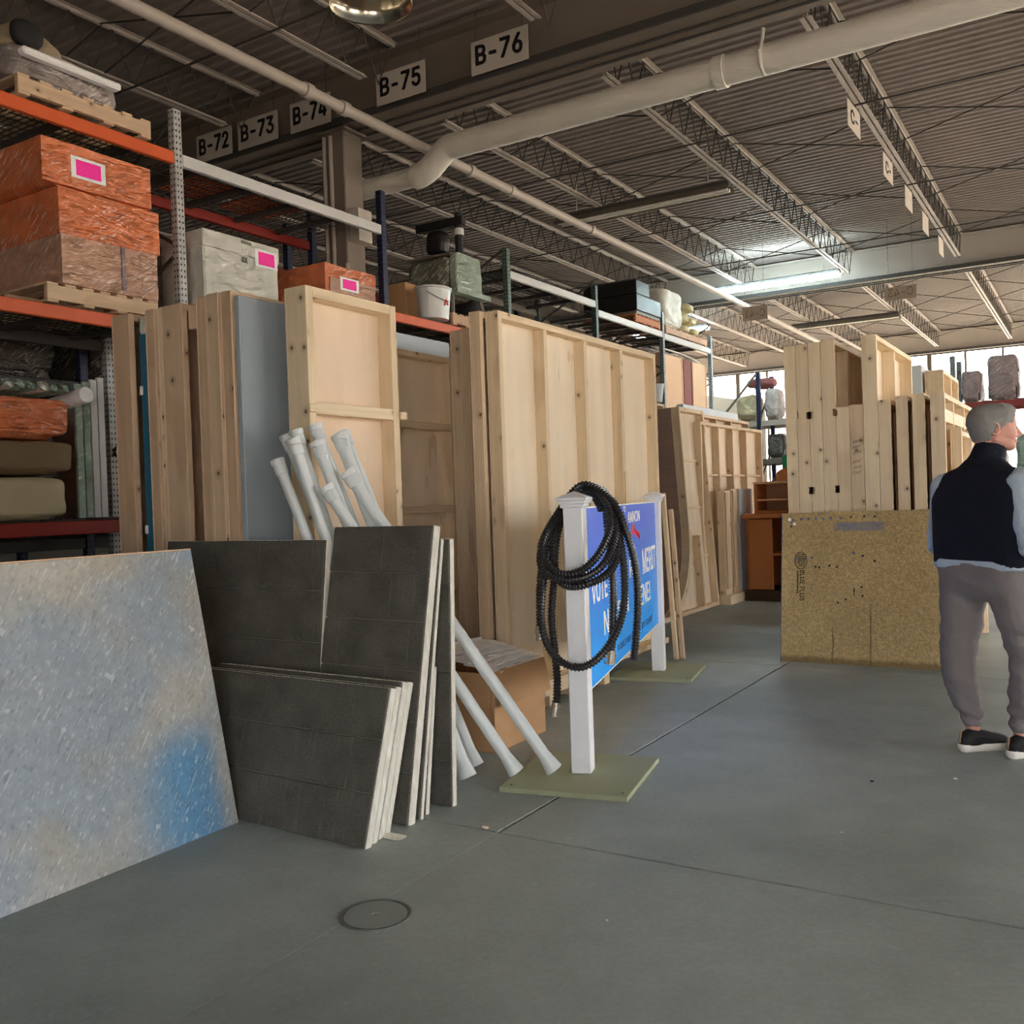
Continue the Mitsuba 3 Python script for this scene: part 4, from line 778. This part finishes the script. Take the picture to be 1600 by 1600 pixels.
# carton with white slotted trays
ct = thing('carton', 'open brown carton with white slotted trays sticking out', 'carton')
X0, X1, Y0, Y1, Hc = -3.46, -2.885, 4.40, 4.96, .42
for lo, hi, nm in [((X0, Y0, 0), (X1, Y0 + .006, Hc), 'side'), ((X0, Y1 - .006, 0), (X1, Y1, Hc), 'side'), ((X0, Y0 + .006, 0), (X0 + .006, Y1 - .006, Hc), 'side'), ((X1 - .006, Y0 + .006, 0), (X1, Y1 - .006, Hc), 'side'), ((X0 + .006, Y0 + .006, 0), (X1 - .006, Y1 - .006, .006), 'bottom')]: bx(ct, nm, lo, hi, 'card', c=.001)
with xf(TR(X1, 0, Hc) @ ROT((0, 1, 0), -12)): bx(ct, 'flap', (.001, Y0 + .01, -.17), (.006, Y1 + .01, .03), 'card', c=.001)
with xf(TR(0, Y0, Hc) @ ROT((1, 0, 0), -10)): bx(ct, 'flap', (X0 + .05, -.007, -.17), (X1 - .015, -.002, .02), 'card', c=.001)
text(ct, 'UP', (-3.30, Y0 - .001, .26), (1, 0, 0), (0, 0, 1), .04, .06, 'brown_dark', .0006); text(ct, 'THIS', (-3.30, Y0 - .001, .2), (1, 0, 0), (0, 0, 1), .03, .07, 'brown_dark', .0006)
for q in range(5):
    t = thing('slotted_tray', ['rearmost', 'second', 'third', 'fourth', 'front'][q] + ' white slotted tray lying across the brown carton', 'tray', 'white slotted trays')
    x = -3.36 + .085 * q; z = .447 + .024 * (4 - q)
    with xf(TR(x, 4.37 + .02 * q, z) @ ROT((0, 1, 0), 4) @ ROT((0, 0, 1), 3 * (q - 2))):
        P = sg.box(0, 0, .19 - .012 * q, .56)
        for r in range(3): P = P.difference(sg.box(.105, .05 + .18 * r, .118, .16 + .18 * r)).difference(sg.box(.145, .02 + .17 * r, .156, .1 + .17 * r))
        P = P.union(sg.box(.05, .55, .1, .585)); put(t, 'sheet', extrude(P, .004), 'white'); bx(t, 'lip', (0, .01, .0045), (.006, .55, .02), 'white', c=.001)
# yard sign on two white posts
E = np.array([-.2635, .9647, 0]); Nn = np.array([E[1], -E[0], 0]); S0 = np.array([-2.246, 4.222, 0])
MS = np.eye(4); MS[:3, 0] = E; MS[:3, 1] = -Nn; MS[:3, 3] = S0
vs = thing('yard_sign', 'long blue election sign between two white capped posts', 'sign')
with xf(MS):
    for u in (0, 2.82):
        w = .05
        bx(vs, 'post', (u - w, -w, .026), (u + w, w, 1.375), 'white_post', c=.005)
        cp = numbered(vs + '__post_cap')
        put(cp, 'molding', multi([((u - .062, -.062, 1.352), (u + .062, .062, 1.372)), ((u - .07, -.07, 1.372), (u + .07, .07, 1.388)), ((u - .078, -.078, 1.388), (u + .078, .078, 1.404))], .005), 'white_post')
        put(cp, 'pyramid', (np.array([[u - .074, -.074, 1.404], [u + .074, -.074, 1.404], [u + .074, .074, 1.404], [u - .074, .074, 1.404], [u, 0, 1.436]]), np.array([[0, 1, 4], [1, 2, 4], [2, 3, 4], [3, 0, 4], [0, 2, 1], [0, 3, 2]])), 'white_post')
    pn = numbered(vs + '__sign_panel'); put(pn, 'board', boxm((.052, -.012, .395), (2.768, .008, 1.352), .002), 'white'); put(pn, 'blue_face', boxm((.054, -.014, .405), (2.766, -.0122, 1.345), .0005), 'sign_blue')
    def st(s, u0, u1, z0, z1, m): text(pn, s, (u0, -.0142, z0), (1, 0, 0), (0, 0, 1), z1 - z0, u1 - u0, m, .0012)
    st('VOTE F', .28, .86, .83, .955, 'white'); st('RS,', 1.50, 1.86, .84, .99, 'white'); st('MERIT', 2.06, 2.70, .845, 1.02, 'white')
    st('N', .585, .73, .625, .76, 'white'); st('S, N', 1.02, 1.42, .635, .77, 'white'); st('IENE!', 1.80, 2.38, .63, .775, 'white')
    st('C', .55, .61, .468, .505, 'letter_blue'); st('N ORLEANS D', .98, 1.55, .468, .508, 'letter_blue'); st('ICT COURT', 1.93, 2.45, .47, .512, 'letter_blue')
    st('ANNON', 1.48, 2.0, 1.225, 1.30, 'white'); st("'S", 1.34, 1.42, 1.30, 1.34, 'white'); st('A', 1.56, 1.84, 1.12, 1.215, 'letter_red')
    put(pn, 'lettering', tube([(1.80, -.015, 1.16), (1.88, -.0155, 1.14), (1.95, -.015, 1.10)], [.012, .016, .003], 6), 'letter_red')
for u, yw, lb in ((0, 11, 'near'), (2.82, 11, 'far')):
    p = S0 + E * u; bpk = thing('base_board', lb + ' square grey green board under a white sign post', 'board')
    with xf(TR(p[0], p[1], 0) @ ROT((0, 0, 1), yw)):
        bx(bpk, 'board', (-.32, -.345, 0), (.31, .345, .024), 'mdf', c=.001)
        for x in (-.28, .27): bx(bpk, 'screw_head', (x, -.3, .0241), (x + .01, -.29, .0255), 'mdf_edge', c=.0005)
# corrugated hoses hanging on the near post
def hose(label, pts, r=.0185, ends=()):
    pts = [[a, b + (.03 if c > 1.33 else 0), c + (.012 if c > 1.3 else 0)] for a, b, c in pts]
    k = thing('corrugated_hose', label, 'hose', None); p = spline(pts, .0042); n = len(p); ph = np.arange(n) % 4
    put(k, 'tube', tube(p, r * (1 + .15 * np.where(ph < 2, 1, -1)), 12), 'hose', smooth=24)
    for q in ends:
        a = p[q]; d = p[q] - p[q - 8 if q == -1 else q + 8]; d /= np.linalg.norm(d)
        put(k, 'coupling', tube([a - d * .02, a - d * .005, a - d * .004, a + d * .02, a + d * .021, a + d * .04, a + d * .041, a + d * .05], [.022, .022, .026, .026, .021, .021, .024, .024], 16), 'coupling', smooth=30, label='pale metal coupling')
    return k
hose('long black corrugated hose coiled over the near sign post', [[-2.008, 4.349, 0.584], [-1.985, 4.361, 0.808], [-1.989, 4.359, 1.065], [-2.023, 4.341, 1.226], [-2.076, 4.313, 1.34], [-2.179, 4.326, 1.43], [-2.264, 4.314, 1.453], [-2.339, 4.24, 1.349], [-2.37, 4.156, 1.239], [-2.374, 4.097, 1.14], [-2.301, 4.09, 1.042], [-2.174, 4.113, 1.042], [-2.094, 4.19, 1.134], [-2.075, 4.268, 1.262], [-2.139, 4.313, 1.374], [-2.237, 4.329, 1.419], [-2.32, 4.274, 1.364], [-2.36, 4.184, 1.254], [-2.377, 4.095, 1.13], [-2.335, 4.061, 1.038], [-2.189, 4.105, 1.005], [-2.082, 4.173, 1.063], [-2.057, 4.277, 1.198], [-2.111, 4.34, 1.341], [-2.22, 4.349, 1.441], [-2.314, 4.299, 1.396], [-2.353, 4.21, 1.236], [-2.344, 4.17, 1.077], [-2.278, 4.137, 0.978], [-2.134, 4.134, 0.981], [-2.063, 4.24, 1.042], [-2.059, 4.322, 1.164], [-2.098, 4.358, 1.324], [-2.202, 4.37, 1.431], [-2.315, 4.299, 1.347], [-2.377, 4.209, 1.172], [-2.399, 4.14, 0.95], [-2.375, 4.085, 0.749], [-2.292, 4.084, 0.61], [-2.174, 4.113, 0.575], [-2.075, 4.2, 0.667], [-2.033, 4.302, 0.846], [-2.039, 4.332, 1.067], [-2.075, 4.348, 1.259], [-2.138, 4.348, 1.374], [-2.111, 4.317, 1.229], [-2.089, 4.306, 1.004], [-2.084, 4.286, 0.782], [-2.093, 4.27, 0.618]], ends=(-1,))
hose('shorter black hose hanging straight down left of the near post', [[-2.154, 4.339, 1.325], [-2.289, 4.324, 1.425], [-2.361, 4.252, 1.235], [-2.37, 4.212, 1.009], [-2.378, 4.186, 0.816], [-2.369, 4.19, 0.621], [-2.373, 4.188, 0.35]], ends=(-1,))
hose('short black hose end with a grey coupler at the left of the coil', [[-2.17, 4.345, 1.375], [-2.25, 4.345, 1.43], [-2.345, 4.283, 1.331], [-2.415, 4.193, 1.108], [-2.425, 4.150, 0.884], [-2.415, 4.130, 0.741]], ends=(-1,))
# small litter on the floor
for q, (x, y, s_, m, lb) in enumerate([(-2.27, 3.36, .02, 'sheet_tan', 'small tan paper scrap near the floor joint by the foam sheets'), (-.96, 4.72, .013, 'black', 'tiny dark clump on the floor left of the man'), (-.93, 3.96, .01, 'white', 'tiny white paper scrap on the floor below the man'), (-1.42, 2.8, .008, 'white', 'tiny pale speck on the floor lowest before the camera'), (-.62, 4.92, .012, 'white', 'small pale scrap on the floor at the left of the shadow')]):
    k = put(None, 'litter', blob((x - s_, y - s_ * .6, 0), (x + s_, y + s_ * .6, s_ * .8), 80 + q, s_ * .25, .6, 2), m); lab(k, lb, 'litter')
#@MAN
# ---------------------------------------------------------------- the man
def dirv(a): return np.array([math.sin(math.radians(a)), math.cos(math.radians(a)), 0])
mn = thing('person', 'person in a black vest and grey trousers walking away at the right', 'person')
C0 = np.array([-.51, 5.50, 0]); FB = dirv(38); RB = np.array([FB[1], -FB[0], 0])
def at(p, r=None, R=RB, F=FB, C=C0):
    q = C + R * p[0] + F * p[1] + np.array([0, 0, p[2]]); return (*q, r) if r else q
hipL, hipR = at((-.145, 0, .93), .135), at((.15, -.01, .93), .135)
kneeL, kneeR = (-.665, 5.53, .52, .092), (-.335, 5.44, .52, .088)
ankL, ankR = (-.605, 5.515, .185, .056), (-.375, 5.475, .185, .056)
midL, midR = (-.658, 5.515, .36, .082), (-.345, 5.43, .36, .08)
tro = hull([at((-.165, 0, 1.0), .132), at((.165, 0, 1.0), .132), hipL, hipR]) + hull([at((-.11, -.035, .91), .12), at((.11, -.035, .91), .12), at((0, 0, .98), .12)])
for h, kn, md, an in ((hipL, kneeL, midL, ankL), (hipR, kneeR, midR, ankR)):
    th = [h[q] * .5 + kn[q] * .5 for q in range(3)] + [.108]
    tro = tro + hull([h, th]) + hull([th, kn]) + hull([kn, md]) + hull([md, an])
    tro = tro + hull([(an[0], an[1], .18, .054), (an[0], an[1], .165, .052)])
m = organic(tro, .02, 10); v = np.array(m.vertices); nrm = np.array(m.vertex_normals)
fold = (meshkit.fbm(np.c_[v[:, 0] * 9, v[:, 1] * 9, v[:, 2] * 22 + v[:, 0] * 8], 3, 4) - .5) * .036 * np.clip((1.0 - v[:, 2]) * 2.2, .15, 1) + .006 * np.sin(v[:, 2] * 95 + v[:, 0] * 20) * np.exp(-((v[:, 2] - .2) / .06) ** 2)
put(mn, 'trousers', (v + nrm * fold[:, None], m.faces), 'trousers', smooth=True)
# vest over the torso
ves = hull([at((-.175, .0, .985), .135), at((.175, .0, .985), .135), at((0, .06, 1.0), .15), at((-.185, 0, 1.12), .132), at((.185, 0, 1.12), .132), at((0, .08, 1.12), .15)]) + hull([at((-.185, 0, 1.12), .132), at((.185, 0, 1.12), .132), at((0, .08, 1.12), .15), at((-.19, -.015, 1.30), .118), at((.19, -.015, 1.30), .118), at((0, .04, 1.3), .14), at((-.185, -.02, 1.415), .066), at((.185, -.02, 1.415), .066), at((0, -.04, 1.43), .095)]) + hull([at((-.14, -.01, 1.42), .066), at((.14, -.01, 1.42), .066), at((0.0, 0.0, 1.50), .085)])
coll = hull([at((0, -.005, 1.48), .09), at((.01, .02, 1.56), .082)])
ves = (ves + coll) - m3.Manifold.cube((2, 2, .3), True).translate((-.5, 5.5, .83)) 
nk = at((.015, .03, 1.6)); ves = ves - m3.Manifold.cylinder(.2, .062, .068, 32, True).translate(tuple(nk))
put(mn, 'vest', organic(ves, .02, 6), 'vest', smooth=True)
hem = hull([at((-.172, 0, .985), .137), at((.172, 0, .985), .137), at((0, .055, .985), .148)]) ^ m3.Manifold.cube((2, 2, .10), True).translate((-.5, 5.5, 1.014))
put(mn, 'shirt_hem', organic(hem, .03, 2), 'shirt', smooth=40)
# sleeves and arms (forearms brought forward)
shL, shR = at((-.245, -.01, 1.385)), at((.235, -.01, 1.395)); elL, elR = at((-.325, .0, 1.08)), at((.325, -.06, 1.09)); wrL, wrR = at((-.14, .26, 1.12)), at((.17, .24, 1.16))
for nm, sh, el, wr in (('sleeve', shL, elL, wrL), ('sleeve', shR, elR, wrR)):
    s_ = chain([(*sh, .083), (*(sh * .5 + el * .5), .074), (*el, .062)]) + hull([(*el, .06), (*wr, .043)])
    m = organic(s_, .018, 8); v = np.array(m.vertices); nr = np.array(m.vertex_normals); put(mn, nm, (v + nr * ((meshkit.fbm(v * 22, 3, 2) - .5) * .022)[:, None], m.faces), 'shirt', smooth=True)
# skin: head with face, neck, ankles, hands
FH = dirv(72); RH = np.array([FH[1], -FH[0], 0]); HC = at((.02, .045, 1.68))
def hd(p): return HC + RH * p[0] + FH * p[1] + np.array([0, 0, p[2]])
def hs(x, y, z, r): return (*hd((x, y, z)), r)
head = hull([hs(0, -.035, .035, .082), hs(0, .03, .035, .076), hs(0, -.03, -.01, .074), hs(-.02, .06, -.03, .045), hs(.02, .06, -.03, .045), hs(0, .05, .06, .05)]) + hull([hs(-.025, .05, -.06, .035), hs(.025, .05, -.06, .035), hs(-.018, .075, -.088, .024), hs(.018, .075, -.088, .024), hs(-.045, -.005, -.05, .03), hs(.045, -.005, -.05, .03)])
head = head + hull([hs(0, .098, .012, .011), hs(0, .122, -.028, .013), hs(0, .100, -.036, .014)]) + hull([hs(-.014, .104, -.034, .011), hs(.014, .104, -.034, .011)])
head = head + hull([hs(-.035, .088, .02, .013), hs(.035, .088, .02, .013)]) + hull([hs(-.02, .094, -.062, .010), hs(.02, .094, -.062, .010)]) + hull([hs(-.016, .092, -.074, .010), hs(.016, .092, -.074, .010)])
head = head + hull([hs(0, -.03, -.05, .062), (*at((.01, .03, 1.50)), .058)])
for sx in (-1, 1):   # ears
    rim = [hs(sx * .079, -.012 + .018 * math.cos(a), .002 + .030 * math.sin(a), .0075) for a in np.linspace(-1.9, 2.6, 9)]
    head = head + chain(rim) + hull([hs(sx * .073, -.002, .0, .012), hs(sx * .073, -.004, -.02, .010)])
body = head
def hand(wr, el, fwd_, side, up=np.array([0, 0, 1.])):
    f = fwd_ / np.linalg.norm(fwd_); s_ = np.cross(f, up); s_ /= np.linalg.norm(s_); u = np.cross(s_, f)
    P = lambda a, b, c: wr + f * a + s_ * b * side + u * c
    out = hull([(*(wr - f * .03), .030), (*P(.02, 0, 0), .026), (*P(.02, 0, .018), .022)]) + hull([(*P(.02, 0, -.02), .02), (*P(.02, 0, .022), .02), (*P(.085, 0, -.032), .012), (*P(.09, 0, .032), .012)])
    for q, (c, L) in enumerate([(.031, .070), (.011, .078), (-.011, .072), (-.031, .058)]):
        a = P(.085, 0, c); b = P(.085 + L * .42, .012, c * 1.05); d = P(.085 + L * .62, .038, c * 1.05); e_ = P(.085 + L * .5, .060, c)
        out = out + chain([(*a, .0105), (*b, .0095), (*d, .009), (*e_, .008)])
    return out + chain([(*P(.02, .008, .03), .013), (*P(.05, .03, .052), .011), (*P(.078, .048, .05), .0095)])
sk = organic(body, .012, 6); 
put(mn, 'body', sk, 'skin', smooth=True)
for an in (ankL, ankR): put(mn, 'ankle', hull([(an[0], an[1], .17, .040), (an[0], an[1], .09, .036)]), 'skin', smooth=40)
for wr, el, sd in ((wrL, elL, 1), (wrR, elR, -1)): put(mn, 'hand', organic(hand(wr, el, (wr - el) + FB * .1, sd), .004, 6), 'skin', smooth=True)
for sx in (-1, 1):
    q = hd((sx * .032, .092, .004)); put(mn, 'eye', trimesh.creation.icosphere(2, .0105).apply_translation(q), 'eye', smooth=True)
q = chain([hs(-.02, .1, -.067, .0045), hs(0, .106, -.066, .005), hs(.02, .1, -.067, .0045)]); put(mn, 'mouth', q, 'lip', smooth=40)
hair = hull([hs(0, -.042, .045, .090), hs(0, .025, .055, .084), hs(0, -.035, -.01, .080), hs(0, .06, .085, .048)]) + hull([hs(0, .06, .085, .03), hs(0, 0, .10, .04), hs(0, -.05, .08, .05)])
cut = hull([hs(0, .13, -.02, .09), hs(0, .11, .03, .062), hs(0, .13, -.12, .09)]) + m3.Manifold.hull_points(np.array([hd((x, y, z)) for x in (-.15, .15) for y, z in ((.03, -.2), (.2, -.2), (.03, .005), (.2, .005), (-.03, -.045), (-.03, -.2))])) + m3.Manifold.hull_points(np.array([hd((x, y, z)) for x in (-.15, .15) for y, z in ((-.2, -.062), (.2, -.062), (-.2, -.2), (.2, -.2))]))
m = organic(hair - cut, .012, 3); v = np.array(m.vertices); nr = np.array(m.vertex_normals); put(mn, 'hair', (v + nr * ((meshkit.fbm(v * 70, 2, 5) - .5) * .012)[:, None], m.faces), 'hair', smooth=True)
for (hx, hy), ag in (((-.632, 5.462), 48), ((-.405, 5.425), 50)):
    F = dirv(ag); R = np.array([F[1], -F[0], 0]); O = np.array([hx, hy, 0]); P = lambda x, y, z, r: (*(O + R * x + F * y + np.array([0, 0, z])), r)
    up_ = hull([P(0, .0, .06, .036), P(0, .02, .075, .042), P(0, .0, .045, .036), P(0, .10, .065, .042)]) + hull([P(0, .10, .065, .042), P(-.015, .20, .045, .034), P(.015, .20, .045, .034)])
    up_ = up_ - m3.Manifold.cube((1, 1, .2), True).translate((hx, hy, -.068)) 
    sh_ = numbered(mn + '__shoe'); put(sh_, 'upper', organic(up_, .014, 4), 'shoe', smooth=True)
    so = hull([P(0, -.005, .03, .038), P(0, .05, .03, .036)]) + hull([P(0, .05, .03, .036), P(-.012, .20, .03, .040), P(.015, .20, .03, .040)]) + hull([P(.0, .21, .03, .038), P(0, .235, .034, .03)])
    so = so ^ m3.Manifold.cube((1, 1, .043), True).translate((hx, hy, .0216)); put(sh_, 'sole', so, 'sole', smooth=40)
    put(sh_, 'heel_tab', hull([P(0, -.036, .055, .006), P(0, -.030, .105, .006)]), 'cap_tan', smooth=40)
#@FAR
# ---------------------------------------------------------------- far racks and loads
def farrack(label, xs, y, levels, tops, cols, depth=1.0):
    k = thing('pallet_rack', label, 'pallet rack')
    for x, t_, c in zip(xs, tops, cols):
        for yy in (y, y + depth): bx(k, 'upright', (x - .045, yy, 0), (x + .045, yy + .08, t_), 'post', c=.005, post=c, grain=2)
        for z in np.arange(.4, t_ - .8, 1.3): put(k, 'brace', tube([(x, y + .09, z), (x, y + depth - .01, z + .7)], .018, 5), 'steel_deep')
    for a, b in zip(xs[:-1], xs[1:]):
        for z, c in levels:
            for yy in (y + .015, y + depth + .015): beam(k, a + .046, b - .046, yy, z, c, along='x', h=.12)
            for x in np.arange(a + .2, b - .2, .28): bx(k, 'deck_board', (x, y + .07, z + .001), (x + .2, y + depth, z + .02), 'steel_dark')
    return k
farrack('far pallet rack with red beams behind the man', [-2.4, .2, 2.8], 20.3, [(2.98, 'red_far'), (1.55, 'steel_dark')], [3.9, 3.9, 3.9], [4, 4, 4])
farrack('far pallet rack with a slanted pole in the gap left of the pale frames', [-8.9, -6.24, -3.6], 20.3, [(2.93, 'steel_light'), (2.1, 'steel_dark'), (.9, 'steel_dark')], [3.97, 3.97, 3.97], [5, 1, 4])
Z = 3.004
for q, (x0, x1, h, lb) in enumerate([(-2.3, -1.90, .62, 'smaller grey purple draped load on the far red beam'), (-1.83, -1.26, .88, 'taller grey purple draped load on the far red beam'), (-1.2, -.5, .8, 'pale wrapped load at the right edge on the far red beam')]):
    k = put(None, 'draped_load', blob((x0, 20.35, Z), (x1, 21.2, Z + h), 90 + q, .03, .3, 4, 6), 'wrap_purple' if q < 2 else 'wrap_white', smooth=60); lab(k, lb, 'draped load')
    for x in ((x0 + .04), (x1 - .06)): put(k, 'strap', boxm((x, 20.34, Z + .01), (x + .02, 20.352, Z + h * .25), .002), 'dark')
for q, (x0, x1, h, m, lb) in enumerate([(-2.3, -1.5, .7, 'wrap_grey', 'grey wrapped load under the far red beam, left'), (-1.4, -.7, .8, 'wrap_green', 'green grey wrapped load under the far red beam, middle'), (-.6, .1, .7, 'wrap_grey', 'grey wrapped load under the far red beam, right')]):
    k = put(None, 'wrapped_load', blob((x0, 20.4, 1.572), (x1, 21.2, 1.572 + h), 100 + q, .04, .35, 4), m, smooth=60); lab(k, lb, 'wrapped load')
Z = 2.953
k = put(None, 'wrapped_load', blob((-6.85, 20.4, Z), (-6.28, 21.1, Z + .62), 110, .05, .5, 4, 6), 'wrap_gold', smooth=60); lab(k, 'gold wrapped bundle on the far rack left of the slim post', 'wrapped load')
k = put(None, 'wrapped_load', blob((-6.22, 20.4, Z), (-5.80, 21.1, Z + .72), 111, .05, .5, 4, 6), 'wrap_clear', smooth=60); lab(k, 'pale clear wrapped bundle on the far rack right of the slim post', 'wrapped load')
k = put(None, 'cushion', blob((-6.60, 20.5, Z + .70), (-5.95, 21.0, Z + .96), 112, .03, .6, 4), 'maroon', smooth=60); lab(k, 'rosy brown cushion lying on the gold and clear bundles', 'cushion')
t = thing('sheet_board', 'maroon panel on the far rack beside the pale frames', 'panel'); bx(t, 'panel', (-5.78, 20.8, Z), (-5.0, 20.86, Z + .78), 'maroon'); bx(t, 'foot', (-5.6, 20.87, Z), (-5.2, 21.1, Z + .05), 'maroon')
t = thing('tarp_sheet', 'pale tan sheet panel standing beyond the end of the long rack', 'sheet')
m = extrude(sg.Polygon([(-9.0, 0), (-6.9, 0), (-6.9, 3.55), (-9.0, 4.0)]), .04); v = np.array(m.vertices); put(t, 'sheet', (np.stack([v[:, 0], 23.0 - v[:, 2], v[:, 1]], 1), np.array(m.faces)[:, ::-1]), 'sheet_tan'); bx(t, 'stand', (-8.3, 23.01, 0), (-8.2, 23.3, 1.2), 'steel_dark')
t = thing('support_pole', 'slanted grey pole in front of the pale tan sheet', 'pole'); put(t, 'pole', tube([(-7.6, 20.1, 2.35), (-6.25, 20.24, 3.93)], .025, 8), 'steel_dark'); put(t, 'foot', tube([(-7.6, 20.1, 0), (-7.6, 20.1, 2.36)], .025, 8), 'steel_dark')
for q, (x, z) in enumerate([(-6.15, 2.122), (-5.7, 2.122), (-6.1, .922), (-5.6, .922), (-7.2, .922)]):
    k = put(None, 'carton', blob((x, 20.42, z), (x + .4, 21.1, z + (.55 if z > 2 else .8)), 120 + q, .03, .3, 3), ['wrap_dark', 'wrap_grey', 'wrap_dark', 'wrap_grey', 'wrap_dark'][q], smooth=60)
    lab(k, ['dark bundle under the gold load on the far rack', 'grey bundle beside the dark one on the far rack', 'dark low bundle on the far rack lowest shelf', 'grey low bundle on the far rack lowest shelf', 'low dark bundle at the left of the far rack'][q], 'bundle')
